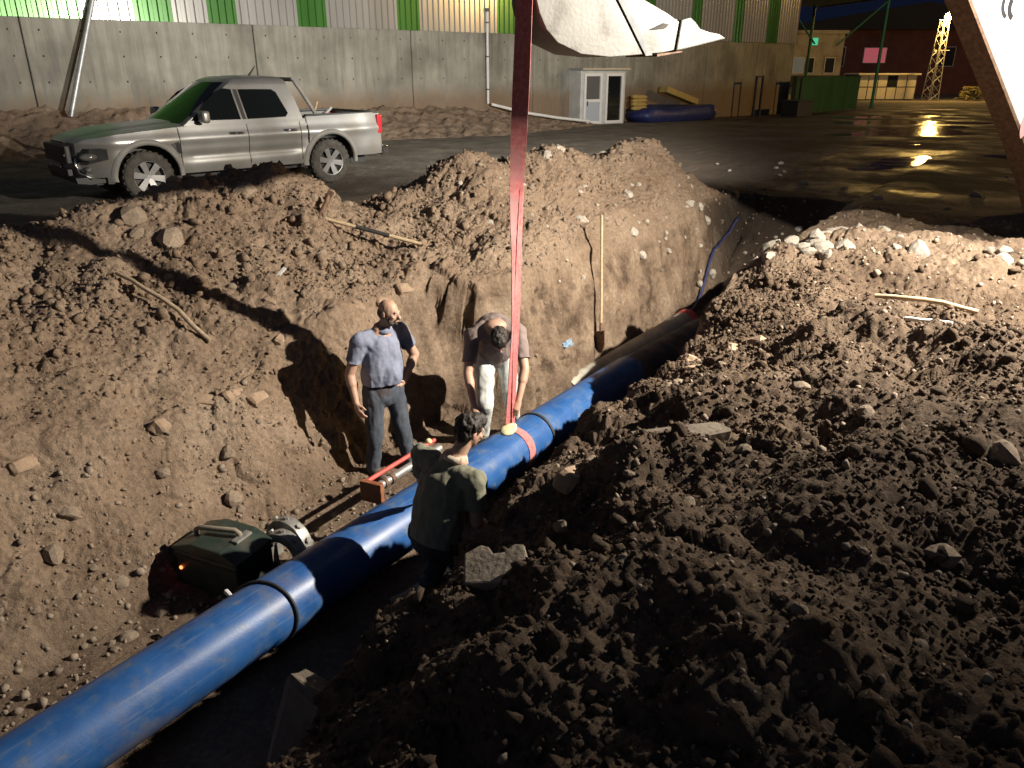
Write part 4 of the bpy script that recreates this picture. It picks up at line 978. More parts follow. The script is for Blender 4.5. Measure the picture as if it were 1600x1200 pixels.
# lifting sling
sl = empty('lifting_sling', W(2.5, 0, PZ + PR), 0, 'faded red webbing lifting strap hanging from the bucket and holding the blue pipe', 'strap'); S0 = sl.location
def ribbon(path, name, mat, thick=.006):
    """path: (point, half-width vector)"""
    vs = []; fs = []
    for i, (p, h_) in enumerate(path):
        d_ = (path[min(i + 1, len(path) - 1)][0] - path[max(i - 1, 0)][0]).normalized(); n_ = d_.cross(h_).normalized() * thick / 2
        vs += [p - h_ - n_ - S0, p + h_ - n_ - S0, p + h_ + n_ - S0, p - h_ + n_ - S0]
    for i in range(len(path) - 1):
        for k in range(4): fs.append((i * 4 + k, i * 4 + (k + 1) % 4, (i + 1) * 4 + (k + 1) % 4, (i + 1) * 4 + k))
    fs += [(3, 2, 1, 0), tuple((len(path) - 1) * 4 + k for k in range(4))]
    return MB().add(vs, fs).build(name, mat, sl, auto=50)
top = Vector((.095, 6.28, 3.02)); bot1 = W(2.52, -.02, PZ + PR + .01); pa = []; pb = []
for i in range(41):
    f_ = i / 40; p = bot1.lerp(top, f_); wob_ = .006 * math.sin(9 * f_)
    ang = np.interp(f_, [0, .25, .42, .6, .8, 1], [35, 75, 60, 0, -24, -28]); hwid = np.interp(f_, [0, .3, .5, .75, 1], [.040, .045, .055, .068, .068])
    pa.append((p + Vector((wob_ + np.interp(f_, [0, .3, .6, 1], [-.012, -.004, 0, 0]), -.012, 0)), Vector((math.cos(R(ang)), math.sin(R(ang)), 0)) * hwid))
    ang = np.interp(f_, [0, .3, .6, 1], [70, 50, 72, 80])
    pb.append((p + Vector((np.interp(f_, [0, .15, .45, 1], [.03, .028, .03, .055]), .03, 0)), Vector((math.cos(R(ang)), math.sin(R(ang)), 0)) * .042))
ribbon(pa, 'strap_leg', M_red); ribbon(pb, 'strap_leg', M_red)
rr_ = ring(2.50, PR + .002, .10, .006, M_red, 'strap_loop', auto=40, skew=.05); rr_.parent = sl; rr_.matrix_parent_inverse = Matrix.Translation(-S0)
pad = MB().ell(Vector((0, 0, 0)), (.075, .10, .026)).build('pad', M_cloth_y, sl, smooth=True); pad.location = bot1 + Vector((-.01, -.06, .018)) - S0; pad.rotation_euler = (.25, .1, -.5)

# old cement pipe with a red end ring
op = empty('old_pipe', W(6.0, -.42, -1.38), 0, 'grey cement pipe half buried beside the blue one, red ring at its end', 'pipe')
pts = [W(4.7 + (7.45 - 4.7) * k / 10, -.68 + .36 * k / 10, -1.56 + .24 * k / 10) - op.location for k in range(11)]
MB().tube(pts, .17, 28).build('barrel', M_oldpipe, op, auto=50)
d_ = (pts[-1] - pts[0]).normalized(); MB().tube([pts[-1] - d_ * .05, pts[-1] + d_ * .08], .184, 28).build('end_ring', M_redp, op, auto=50)

# blue hose down the end wall
hp = []
for k in range(22):
    f_ = k / 21; s_h = 8.0 + 3.1 * f_; t_h = -.62 - .38 * f_ + .03 * math.sin(7 * f_); hp.append(W(s_h, t_h + .05, gzs(s_h, t_h) + .05))
MB().tube(hp, .022, 8).build('hose', M_bluehose, None, smooth=True, label='thin dark blue hose hanging down the earth wall at the end of the trench', cat='hose')

# ------------------------------------------------------------------ dark green case and half-round clamps
bx = W(-.12, -.80); bz = gz(bx.x, bx.y)
case = empty('equipment_case', (bx.x, bx.y, -1.52), R(-24), 'dark green equipment case with a carrying handle and a glowing red lamp', 'case')
MB().b2((-.30, -.19, 0), (.30, .19, .36)).build('body', M_gbox, case, bevel=.02, seg=3)
MB().prism([(-.31, .362), (.31, .362), (.31, .385), (.16, .45), (-.12, .45), (-.31, .385)], -.195, .195).build('lid', M_gbox, case, bevel=.012)
MB().b2((-.305, -.194, .31), (.305, .194, .33)).build('seam', M_black, case)
hd = MB().tube([(-.20, -.04, .41), (-.20, -.04, .47), (-.17, -.035, .49), (.12, .03, .50), (.15, .035, .48), (.15, .035, .43)], .020, 8).build('handle', M_handle, case, smooth=True)
MB().box((.17, .03, .455), (.06, .16, .022)).build('catch', M_alu, case, bevel=.006); MB().box((-.22, -.04, .40), (.06, .10, .03)).build('catch', M_alu, case, bevel=.006)
M_led = pmat('red_indicator', (.8, .1, .05), None, rough=.3, emit=(1, .16, .05), estr=5)
MB().ell((-.245, -.196, .215), (.014, .010, .014)).build('indicator_lamp', M_led, case, smooth=True)
for k, (s_, t_) in enumerate(((.34, -.62), (.20, -.50))):
    p_ = W(s_, t_, -1.31)
    vs = []; fs = []; m = 26
    for i in range(m + 1):
        th = R(-5 + 190 * i / m)
        for dr, dy in ((.135, -.05), (.135, .05), (.15, .055), (.20, .045), (.205, 0), (.20, -.045), (.15, -.055)): vs.append((dr * math.cos(th), dy, dr * math.sin(th)))
    for i in range(m):
        for q in range(7): fs.append((i * 7 + q, i * 7 + (q + 1) % 7, (i + 1) * 7 + (q + 1) % 7, (i + 1) * 7 + q))
    fs += [tuple(range(7)), tuple(m * 7 + q for q in range(7))[::-1]]
    e = empty('half_clamp', p_, R(-28), 'grey half round pipe clamp standing beside the dark green case' + (', against the earth' if k == 0 else ', against the blue pipe'), 'clamp', 'half round clamps beside the case')
    MB().add(vs, fs).build('arch', M_alu, e, auto=35)
    for i in range(5):
        th = R(20 + 35 * i); MB().tube([(.19 * math.cos(th), 0, .19 * math.sin(th)), (.222 * math.cos(th), 0, .222 * math.sin(th))], .022, 6).build('lug', M_alu, e)
    for q in (-1, 1): MB().b2((q * .17 - .04, -.05, -.20), (q * .17 + .04, .05, .02)).build('foot', M_alu, e)

# ------------------------------------------------------------------ hand tools
def shovel(name, loc, quat, label, blade_mat=M_rust, hl=1.25, cat='shovel', handle_mat=M_wood):
    e = empty(name, loc, 0, label, cat); e.rotation_mode = 'QUATERNION'; e.rotation_quaternion = quat
    MB().tube([(0, 0, .28), (0, 0, .28 + hl * .5), (0, 0, .28 + hl)], [.019, .0175, .017], 10).build('handle', handle_mat, e, auto=50)
    MB().tube([(0, .0, .22), (0, 0, .36)], [.024, .021], 10).build('socket', blade_mat, e, auto=50)
    vs = []; fs = []; n = 10; m = 8
    for j in range(m + 1):
        f_ = j / m; z = -.02 + .28 * f_; w = .115 * (min(1, (f_ * 2.6 + .08)) ** .55)
        for i in range(n + 1):
            v = -1 + 2 * i / n; vs.append((w * v, .03 * v * v - .03 * (1 - f_) * .3, z))
    for j in range(m):
        for i in range(n): fs.append((j * (n + 1) + i, j * (n + 1) + i + 1, (j + 1) * (n + 1) + i + 1, (j + 1) * (n + 1) + i))
    bl = MB().add(vs, fs).build('blade', blade_mat, e, smooth=True); md = bl.modifiers.new('solid', 'SOLIDIFY'); md.thickness = .006
    return e
def quat_to(d, roll=0):
    q = Vector(d).to_track_quat('Z', 'Y'); 
    from mathutils import Quaternion
    return q @ Quaternion((0, 0, 1), roll)
# spade standing against the cut wall
a_ = W(5.35, -.58, -1.20); b_ = W(5.85, -.92, .36)
shovel('shovel', a_, quat_to(b_ - a_, R(-60)), 'shovel with a long pale handle standing against the cut trench wall', hl=1.45)
# pickaxe lying on the bank
pa_ = W(2.93, -2.86); pa_.z = gz(pa_.x, pa_.y) + .05; pb_ = W(3.62, -2.00); pb_.z = gz(pb_.x, pb_.y) + .06
pk = empty('pickaxe', pa_, 0, 'pickaxe lying across the bank above the bald man, handle taped black', 'pickaxe')
v_ = pb_ - pa_
MB().tube([Vector((0, 0, 0)), v_ * .35], .021, 10).build('handle', M_wood, pk, auto=50); MB().tube([v_ * .35, v_ * .68], .023, 10).build('grip_tape', M_black, pk, auto=50); MB().tube([v_ * .68, v_], .021, 10).build('handle_end', M_wood, pk, auto=50)
u_ = Vector((.15, .25, .33)); MB().tube([-u_ * .75 + Vector((-.06, 0, -.02)), -u_ * .35, Vector((0, 0, 0)), u_ * .4, u_ * .85 + Vector((-.05, 0, -.06))], [.012, .028, .036, .03, .020], 8).build('head', M_rust, pk, auto=50)
MB().box(u_ * .75 + Vector((-.03, 0, -.04)), (.07, .022, .12), Matrix.Rotation(.6, 3, 'Y')).build('adze', M_rust, pk, bevel=.008)
def stick(name, p, q, rads, mat, label, cat, up=.02, n=8, bend=.02):
    a, b_ = W(*p), W(*q); a.z = gz(a.x, a.y) + up; b_.z = gz(b_.x, b_.y) + up
    pts = [a.lerp(b_, k / 6) + Vector((0, 0, bend * math.sin(math.pi * k / 6))) + Vector((.012 * math.sin(2.1 * k), .01 * math.cos(1.7 * k), 0)) for k in range(7)]
    return MB().tube(pts, [rads[0] + (rads[1] - rads[0]) * k / 6 for k in range(7)], n).build(name, mat, None, auto=50, label=label, cat=cat)
M_branch = pmat('weathered_branch', (.26, .20, .13), (.38, .30, .21), 20, .85, bump=.003, bscale=60)
stick('tool_handle', (.74, -3.20), (.96, -2.22), (.020, .022), M_branch, 'bare wooden tool handle lying down the slope beside the strap shadow', 'handle', .06, bend=.08)
stick('wooden_stick', (3.71, 2.74), (3.72, 3.46), (.018, .02), M_wood, 'pale wooden stick resting on the damp spoil heap', 'stick', .07, bend=.03)
stick('white_tube', (3.22, 3.05), (3.18, 3.35), (.016, .016), M_pvc, 'short white plastic tube lying on the damp spoil heap', 'tube', .03, bend=0)
stick('wooden_pole', (-1.95, 1.98), (-1.72, 2.75), (.024, .026), M_wood, 'bare wooden pole end lying at the lip of the pit beside the dug out slab', 'pole', .09, bend=0)
stick('plank_end', (.34, .46), (.98, .62), (.045, .05), M_branch, 'dull wooden plank end lying in the dark beside the blue pipe', 'plank', .06, n=4, bend=0)
p_ = W(1.96, -2.43); p_.z = gz(p_.x, p_.y) + .03
MB().box((0, 0, 0), (.19, .035, .012)).build('white_offcut', M_pvc, None, loc=p_, rot=(.4, -.6, .9), label='short white plastic offcut lying on the slope below the pickaxe', cat='offcut')

# crumpled scraps
def scrap(name, p, size, mat, seed, label, cat, nrm):
    rr = random.Random(seed); n = 7; vs = []; fs = []
    for i in range(n):
        for j in range(n):
            a, b_ = i / (n - 1) * 2 - 1, j / (n - 1) * 2 - 1; k = 1 - .35 * rr.random() * (abs(a) > .9 or abs(b_) > .9)
            vs.append((a * size[0] * k, b_ * size[1] * k, rr.uniform(-1, 1) * .022 + .02))
    for i in range(n - 1):
        for j in range(n - 1): fs.append((i * n + j, (i + 1) * n + j, (i + 1) * n + j + 1, i * n + j + 1))
    o = MB().add(vs, fs).build(name, mat, None, label=label, cat=cat); o.location = p; o.rotation_euler = Vector(nrm).to_track_quat('Z', 'Y').to_euler()
    md = o.modifiers.new('solid', 'SOLIDIFY'); md.thickness = .003; return o
p_ = W(4.75, -.74); p_.z = gz(p_.x, p_.y) + .02
scrap('plastic_scrap', p_, (.12, .05), M_blueplastic, 5, 'crumpled pale blue plastic scrap stuck in the cut trench wall', 'scrap', gn(4.75, -.74))
p_ = W(1.72, 1.28); p_.z = gz(p_.x, p_.y) + .03
scrap('cloth_scrap', p_, (.16, .09), pmat('teal_cloth', (.10, .17, .14), (.16, .24, .20), 12, .9, bump=.006, bscale=40), 6, 'dirty grey green cloth hanging over the lip of the damp heap', 'cloth', gn(1.72, 1.28))

# ------------------------------------------------------------------ blocks, slabs and stones
def lump_mesh(name, d, seed, mat, jit=.012, bev=.012, notch=False):
    bm = bmesh.new(); bmesh.ops.create_cube(bm, size=1)
    rr = random.Random(seed)
    for v in bm.verts: v.co = Vector((v.co.x * d[0], v.co.y * d[1], v.co.z * d[2])) + Vector([rr.uniform(-1, 1) * jit for _ in range(3)])
    bmesh.ops.bevel(bm, geom=bm.edges[:], offset=bev, segments=1, affect='EDGES', clamp_overlap=True)
    bmesh.ops.subdivide_edges(bm, edges=[e for e in bm.edges if e.calc_length() > .06], cuts=1, use_grid_fill=True)
    for v in bm.verts: v.co += Vector([rr.uniform(-1, 1) * jit * .3 for _ in range(3)])
    bmesh.ops.recalc_face_normals(bm, faces=bm.faces)
    me = bpy.data.meshes.new(name); bm.to_mesh(me); bm.free(); me.materials.append(mat); return me
M_slabd = pmat('dark_stone', (.10, .08, .062), (.17, .14, .105), 7, .92, bump=.008, bscale=30)
bricks = [lump_mesh('brick', (.23, .12, .11), 60 + k, M_brick, .02, .02) for k in range(4)]
def place(name, me, s, t, rz, tilt, label, cat, group=None, up=.02, sc=1.0):
    o = link(bpy.data.objects.new(name, me)); p = W(s, t); p.z = gz(p.x, p.y) + up; o.location = p
    n_ = gn(s, t).lerp(Vector((0, 0, 1)), .4).normalized(); q = Vector((0, 0, 1)).rotation_difference(n_)
    o.rotation_mode = 'QUATERNION'; from mathutils import Euler
    o.rotation_quaternion = q @ Euler((tilt, tilt * .6, rz)).to_quaternion(); o.scale = (sc, sc, sc); return tag(o, label, cat, group)
bl_ = [(.58, -1.84, .3, .1, 'dusty block on the earth ledge, first of three in a row below the wooden handle'), (.78, -1.76, .5, .15, 'dusty block on the earth ledge, middle one of three in a row'), (.98, -1.70, .2, .05, 'dusty block on the earth ledge, at the edge of the strap shadow'),
       (.12, -1.78, 1.1, .5, 'tilted dusty block sunk in the slope below the three ledge blocks'), (1.52, -1.95, .6, .2, 'dusty block sticking out of the bank beside the bald man'), (2.75, -1.80, .4, .1, 'dusty block in the bank top between the bald man and the stooping man'),
       (3.05, -1.78, .2, .2, 'dusty block in the bank top just behind the stooping man'), (2.4, -1.84, .9, .2, 'dusty block in the bank top right behind the bald man'), (-.9, -1.85, .7, .3, 'dusty block lying on the slope above the shadow of the green case'),
       (2.95, 1.50, .9, .35, 'dusty block at the lip of the damp heap beside the buried blue pipe'), (2.62, 1.72, .2, .2, 'dusty block lying flat on the damp heap near the buried pipe'), (3.10, 1.80, 1.3, .5, 'dusty block standing on edge in the damp heap'), (3.2, 1.98, 1.3, .55, 'smaller dusty block leaning beside the one on edge in the damp heap'),
       (.30, 1.95, .5, .15, 'big dusty block lying on the damp heap beside the man in olive'), (1.75, -2.35, .7, .3, 'dusty block half buried in the slope below the pickaxe')]
for k, (s, t, rz, ti, lab) in enumerate(bl_): place('brick', bricks[k % 4], s, t, rz + (k * 1.7) % 1.2, ti + .12 * ((k * 7) % 4), lab, 'block', 'loose building blocks', -.02 - .012 * (k % 3), 1.1 if k == 13 else .88)
place('kerb_stone', lump_mesh('kerb_stone', (.58, .12, .11), 80, M_slabd, .02), .62, 2.40, R(23), .12, 'long dark kerb stone half buried in the damp heap', 'kerb stone', None, -.03)
# concrete lump with a bite out of its edge
bm_ = MB().prism([(-.16, -.12), (.15, -.13), (.18, .0), (.15, .13), (.09, .14), (.04, .085), (-.02, .08), (-.05, .13), (-.10, .15), (-.19, .09)], -.045, .045, 'xy')
sl_ = bm_.build('concrete_lump', M_slab, None, bevel=.012); p_ = W(-.70, 2.16); p_.z = gz(p_.x, p_.y) + .05; sl_.location = p_; sl_.rotation_euler = (.25, -.18, -.15); sl_.scale = (.78, .78, .8)
tag(sl_, 'flat concrete lump with a bitten edge on the lip of the damp heap', 'concrete')
# dug out slab standing in the pit wall, with a root across it
sb = empty('earth_slab', W(-1.30, 1.62, -.98), 0, 'smooth cut slab of earth in the dark pit corner with a pale root across it', 'slab')
me_ = lump_mesh('face', (.72, .22, .95), 91, M_slabd, .05, .05); o_ = link(bpy.data.objects.new('face', me_), sb); o_.rotation_euler = (R(-22), 0, R(-58 + 20))
rt = MB().tube([(-.10, -.10, .36), (-.05, -.15, .22), (-.02, -.17, .05), (-.02, -.19, -.10), (-.07, -.21, -.3)], [.008, .013, .014, .012, .007], 6).build('root', M_branch, sb, smooth=True)
# stones
def stone_mesh(name, seed, mat, flat=.7, rough=.16, sub=2):
    co, fa = ico(sub, seed, rough, flat); rr = random.Random(seed)
    # planar chips
    for k in range(7):
        n_ = np.array([rr.gauss(0, 1) for _ in range(3)]); n_ /= np.linalg.norm(n_); h_ = rr.uniform(.55, .8)
        dd = co @ n_; co = co - np.clip(dd - h_, 0, None)[:, None] * n_
    me = bpy.data.meshes.new(name); me.from_pydata(co.tolist(), [], fa.tolist()); me.materials.append(mat); return me
M_stone_l = pmat('plain_pale_stone', (.34, .30, .25), (.52, .48, .42), 5, .85, bump=.006, bscale=22)
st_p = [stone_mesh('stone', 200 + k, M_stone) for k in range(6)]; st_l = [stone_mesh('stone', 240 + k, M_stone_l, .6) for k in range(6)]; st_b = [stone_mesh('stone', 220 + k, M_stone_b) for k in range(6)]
def stones(n, s0, s1, t0, t1, sz, meshes, label, group, cond=None, seed=0):
    rr = random.Random(seed); k = 0
    while k < n:
        s, t = rr.uniform(s0, s1), rr.uniform(t0, t1)
        if cond and not cond(s, t): continue
        size = sz[0] + (sz[1] - sz[0]) * rr.random() ** 2.2
        o = place('stone', meshes[rr.randrange(len(meshes))], s, t, rr.uniform(0, 6.28), rr.uniform(-.4, .4), label, 'stone', group, size * .06, size); k += 1
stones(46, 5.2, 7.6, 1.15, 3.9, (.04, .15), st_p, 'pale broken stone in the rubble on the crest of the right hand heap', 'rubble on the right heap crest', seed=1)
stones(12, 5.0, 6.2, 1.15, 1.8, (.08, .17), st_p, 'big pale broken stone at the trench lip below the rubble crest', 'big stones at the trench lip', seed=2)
stones(64, 4.6, 10.2, -2.5, -.8, (.025, .10), st_l, 'pale stone lying on the sunlit looking tan heap above the shovel'.replace('sunlit looking ', 'brightly lit '), 'stones on the tan heap', seed=3)
stones(26, 8.2, 11.5, -1.3, .9, (.03, .10), st_l, 'pale stone stuck in the earth wall at the end of the trench', 'stones in the end wall', seed=4)
stones(44, -3.4, .6, -1.75, -.5, (.035, .085), st_b, 'rounded brown stone on the gravelly slope beside the dark green case', 'stones on the gravelly slope', cond=lambda s, t: gzs(s, t) < -.7 and not (-.6 < s < .7 and t > -1.15), seed=5)
stones(36, 1.0, 4.6, -4.0, -2.0, (.03, .09), st_b, 'brown stone on the heap between the pickaxe and the pickup', 'stones on the left heap', seed=6)
stones(34, -2.4, 4.6, 1.7, 4.6, (.03, .085), st_b, 'brown stone lying on the dark damp heap', 'stones on the damp heap', seed=7)
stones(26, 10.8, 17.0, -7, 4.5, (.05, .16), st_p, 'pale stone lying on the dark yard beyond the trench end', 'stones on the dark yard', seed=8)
stones(10, 1.2, 2.8, -4.3, -3.4, (.08, .17), st_b, 'large brown clod stone on the heap crest in front of the pickup', 'large stones on the heap crest', seed=9)
#@@PART4
# ------------------------------------------------------------------ excavator (cab, tracks and boom stand right of the frame; boom, stick and bucket reach in)
EXA = math.atan2(.434, .90); XE = Vector((math.cos(EXA), math.sin(EXA), 0)); XN = Vector((-XE.y, XE.x, 0)); P0 = Vector((.17, 6.34, 0)); SC = 1.078
# frame of the digger: a along the boom plane towards the machine, o across it away from the yard lamp, z up
EXO = P0 + XE * 9.6 + XN * .4; EXO.z = gz(EXO.x, EXO.y)
exc = empty('excavator', EXO, EXA, 'white crawler excavator holding the pipe from its raised bucket', 'excavator')
GZX = EXO.z
def zz_(z): return 2.15 + (z - 2.15) * SC
def el(a, o, z): return Vector((a * SC - 9.6, o - .4, zz_(z) - GZX))
def exprism(poly, o0, o1, name, mat, parent=exc, bevel=0):
    return MB().prism([(a * SC - 9.6, zz_(z) - GZX) for a, z in poly], o0 - .4, o1 - .4).build(name, mat, parent, bevel=bevel)
boom = exprism([(7.6, .95), (7.15, .25), (6.62, .45), (6.20, .98), (5.77, 1.451), (5.10, 2.118), (4.48, 2.731), (4.0, 3.42), (3.2, 4.05), (2.0, 4.78), (2.15, 5.15), (3.6, 4.75), (4.9, 3.9), (5.9, 2.95), (6.8, 2.0), (7.7, 1.4)], .02, .31, 'boom', M_boomw, bevel=.012)
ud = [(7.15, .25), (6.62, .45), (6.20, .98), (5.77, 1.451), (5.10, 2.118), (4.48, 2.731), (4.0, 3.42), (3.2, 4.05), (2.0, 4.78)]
exprism(ud + [(a - .02, z - .02) for a, z in ud[::-1]], .035, .295, 'underside_shade', M_rust, boom)  # dark strip paints shade onto the white boom's underside
def mark(polys, mat, nm='marking', par=boom):
    for k, pl_ in enumerate(polys):
        MB().prism([(a * SC - 9.6, zz_(z) - GZX) for a, z in pl_], .014 - .4, .0185 - .4).build(nm, mat, par)
def arc(cx_, cz_, r0, r1, a0, a1, n=10):
    return [(cx_ + r1 * math.cos(R(a0 + (a1 - a0) * k / n)), cz_ + r1 * math.sin(R(a0 + (a1 - a0) * k / n))) for k in range(n + 1)] + [(cx_ + r0 * math.cos(R(a1 + (a0 - a1) * k / n)) + .006, cz_ + r0 * math.sin(R(a1 + (a0 - a1) * k / n))) for k in range(n + 1)]
M_mark = pmat('dark_lettering', (.04, .04, .05), None, rough=.5); M_pink = pmat('pink_lettering', (.60, .34, .36), None, rough=.5); M_mint = pmat('mint_lettering', (.42, .58, .54), None, rough=.5)
mark([arc(5.05, 2.70, .105, .14, 125, 250), arc(5.14, 2.68, .085, .13, 150, 250)], M_mark)
mark([arc(5.82, 1.80, .12, .20, 120, 230)], M_mint); mark([arc(5.86, 1.60, .14, .24, 140, 215)], M_pink)
exprism([(1.62, 5.05), (2.1, 5.12), (2.2, 4.8), (1.15, 3.2), (.92, 3.02), (.66, 3.10), (.80, 3.5)], .06, .38, 'stick', M_boomw, bevel=.012)
MB().tube([el(3.6, .22, 5.0), el(2.0, .22, 5.4)], .07, 12).build('stick_cylinder', M_chrome, exc, auto=40)
MB().tube([el(1.95, -.02, 4.95), el(1.95, .46, 4.95)], .07, 12).build('pivot_pin', M_dsteel, exc, auto=40); MB().tube([el(.80, -.04, 3.12), el(.80, .48, 3.12)], .055, 12).build('pivot_pin', M_dsteel, exc, auto=40)
# bucket: two side plates, a curved shell, cutting lip with teeth, wear strip, lifting eye
out = [(.30, 3.02), (.10, 2.86), (.02, 2.70), (.014, 2.571), (.035, 2.50), (.091, 2.394), (.184, 2.31), (.378, 2.237), (.621, 2.218), (.928, 2.238), (1.083, 2.25), (1.20, 2.27)]
side = out + [(1.226, 2.46), (1.105, 2.52), (.90, 2.60), (.82, 2.74), (.82, 2.95), (.92, 3.14), (.80, 3.21), (.52, 3.14)]
bk = exprism(side, 0, .03, 'bucket', M_white, bevel=.004)
exprism(side, .40, .43, 'side_plate', M_white, bk)
vs = []; fs = []
for k, (x, z) in enumerate(out):
    a = Vector(out[min(k + 1, len(out) - 1)]) - Vector(out[max(k - 1, 0)]); nn = Vector((-a.y, a.x)).normalized() * .024
    vs += [el(x, .0305, z), el(x, .3995, z), el(x + nn.x, .3995, z + nn.y), el(x + nn.x, .0305, z + nn.y)]
for k in range(len(out) - 1):
    for q in range(4): fs.append((k * 4 + q, k * 4 + (q + 1) % 4, (k + 1) * 4 + (q + 1) % 4, (k + 1) * 4 + q))
fs += [(3, 2, 1, 0), tuple((len(out) - 1) * 4 + q for q in range(4))]
MB().add(vs, fs).build('shell', M_dsteel, bk, auto=60)
exprism([(.615, 2.66), (.665, 2.66), (.99, 2.232), (.93, 2.226)], -.014, -.002, 'wear_strip', M_dsteel, bk)
exprism([(1.05, 2.245), (1.25, 2.262), (1.30, 2.36), (1.26, 2.47), (1.19, 2.46), (1.10, 2.35)], .031, .399, 'cutting_lip', M_white, bk, .01)
exprism([(1.03, 2.222), (1.26, 2.255), (1.26, 2.262), (1.03, 2.240)], -.016, .44, 'lip_edge', M_rust, bk)
exprism([(.955, 2.405), (1.07, 2.452), (1.12, 2.445), (1.09, 2.415)], -.013, -.0015, 'slot', M_hole, bk)
for k in range(3):
    o_ = -.02 + k * .19
    tp = [(1.20, 2.262), (1.32, 2.285), (1.47, 2.315), (1.665, 2.355), (1.60, 2.385), (1.50, 2.398), (1.41, 2.42), (1.36, 2.465), (1.31, 2.495), (1.23, 2.475)]
    exprism(tp, o_, o_ + .085, 'tooth', M_white, bk, .01)
MB().tube([el(.10, .05, 2.90), el(-.05, .02, 2.93), el(-.10, .0, 3.0), el(-.05, .06, 3.05), el(.10, .12, 2.95)], .022, 8).build('lifting_eye', M_dsteel, bk, smooth=True)
# upper body, cab, tracks: off frame
exprism([(8.30, GZX + 1.15), (13.20, GZX + 1.15), (13.20, GZX + 2.2), (12.80, GZX + 2.35), (9.50, GZX + 2.2), (8.90, GZX + 1.9)], .64, 1.9, 'upper_body', M_boomw, bevel=.05)
cab = exprism([(8.50, GZX + 1.2), (10.00, GZX + 1.2), (10.05, GZX + 2.9), (9.90, GZX + 3.02), (8.90, GZX + 3.02), (8.50, GZX + 2.2)], -.85, .15, 'cab', M_boomw, bevel=.04)
exprism([(8.60, GZX + 1.85), (9.90, GZX + 1.85), (9.92, GZX + 2.85), (8.95, GZX + 2.85), (8.60, GZX + 2.2)], -.858, -.852, 'window', M_glass, cab)
exprism([(8.50, GZX + 1.0), (13.00, GZX + 1.0), (13.00, GZX + 1.148), (8.50, GZX + 1.148)], -.9, 1.9, 'deck', M_dsteel)
for oc in (-.75, 1.65):
    tk = [(a + 1.2, z) for a, z in [(7.6, .42), (7.85, .12), (8.1, .0), (11.2, .0), (11.55, .12), (11.8, .42), (11.55, .78), (11.2, .9), (8.1, .9), (7.85, .78)]]
    tr = exprism([(a, z + GZX) for a, z in tk], oc - .3, oc + .3, 'track', M_dsteel, bevel=.03)
    for k in range(5): MB().tube([el(9.4 + .72 * k, oc - .31, .4 + GZX), el(9.4 + .72 * k, oc + .31, .4 + GZX)], .26, 16).build('roller', M_trim, tr)
MB().tube([el(10.8, .45, .45 + GZX), el(10.8, .45, 1.01 + GZX)], .6, 24).build('turntable', M_dsteel, exc)

# ------------------------------------------------------------------ work light on a stand right of the frame
lsx, lsy = 5.72, 5.08; lsz = gz(lsx, lsy)
ls = empty('work_light', (lsx, lsy, lsz), 0, 'burning work lamp on a tripod stand right of the heap', 'work light')
MB().tube([(0, 0, .1), (0, 0, 3.57 - lsz)], .025, 10).build('pole', M_dsteel, ls)
for k in range(3): MB().tube([(0, 0, 1.1), (.6 * math.cos(2.1 * k), .6 * math.sin(2.1 * k), -.05)], .02, 8).build('leg', M_dsteel, ls)
MB().tube([(-.05, -.25, 3.57 - lsz), (-.05, .25, 3.57 - lsz)], .022, 8).build('crossbar', M_dsteel, ls)
M_lampg = pmat('work_lamp_glass', (.9, .88, .8), None, rough=.2, emit=(1, .92, .8), estr=20)
def spot(name, loc, target, power, size, blend, radius, color, parent=None):
    l = bpy.data.lights.new(name, 'SPOT'); l.energy = power; l.spot_size = R(size); l.spot_blend = blend; l.shadow_soft_size = radius; l.color = color
    o = bpy.data.objects.new(name, l); link(o, parent); o.location = loc
    o.rotation_euler = (Vector(target) - Vector(loc)).to_track_quat('-Z', 'Y').to_euler(); return o
LS = ls.location
MB().tube([el(8.4, .9, 2.0), el(7.55, .9, 3.25)], .03, 8).build('lamp_post', M_dsteel, exc)
exi = Matrix.Rotation(-EXA, 4, 'Z') @ Matrix.Translation(-EXO)
def rig(LP, tgt, pw, sz, bl2, cl_, par, inv, names):
    d_ = (Vector(tgt) - LP); d_.z = 0; d_.normalize(); c_ = inv @ (LP - d_ * .1); dl = (inv.to_3x3() @ d_)
    hd_ = MB().box(c_, (.10, .16, .12), Matrix.Rotation(math.atan2(dl.y, dl.x), 3, 'Z')).build(names, M_dsteel, par, bevel=.01)
    MB().box(c_ + dl * .055, (.012, .14, .10), Matrix.Rotation(math.atan2(dl.y, dl.x), 3, 'Z')).build('lens', M_lampg, hd_)
    spot('work_fill_light', inv @ LP, inv @ Vector(tgt), pw, sz, bl2, .05, cl_, par)
rig(LAMP_A, (.4, 8.2, .0), LAMP_A_POWER, 131, 1.0, (1, .90, .76), ls, Matrix.Translation(-LS), 'lamp_head')
rig(LAMP_B, (-4.5, 30, 7.0), LAMP_B_POWER, 90, .8, (1, .95, .86), exc, exi, 'added_wall_lamp')

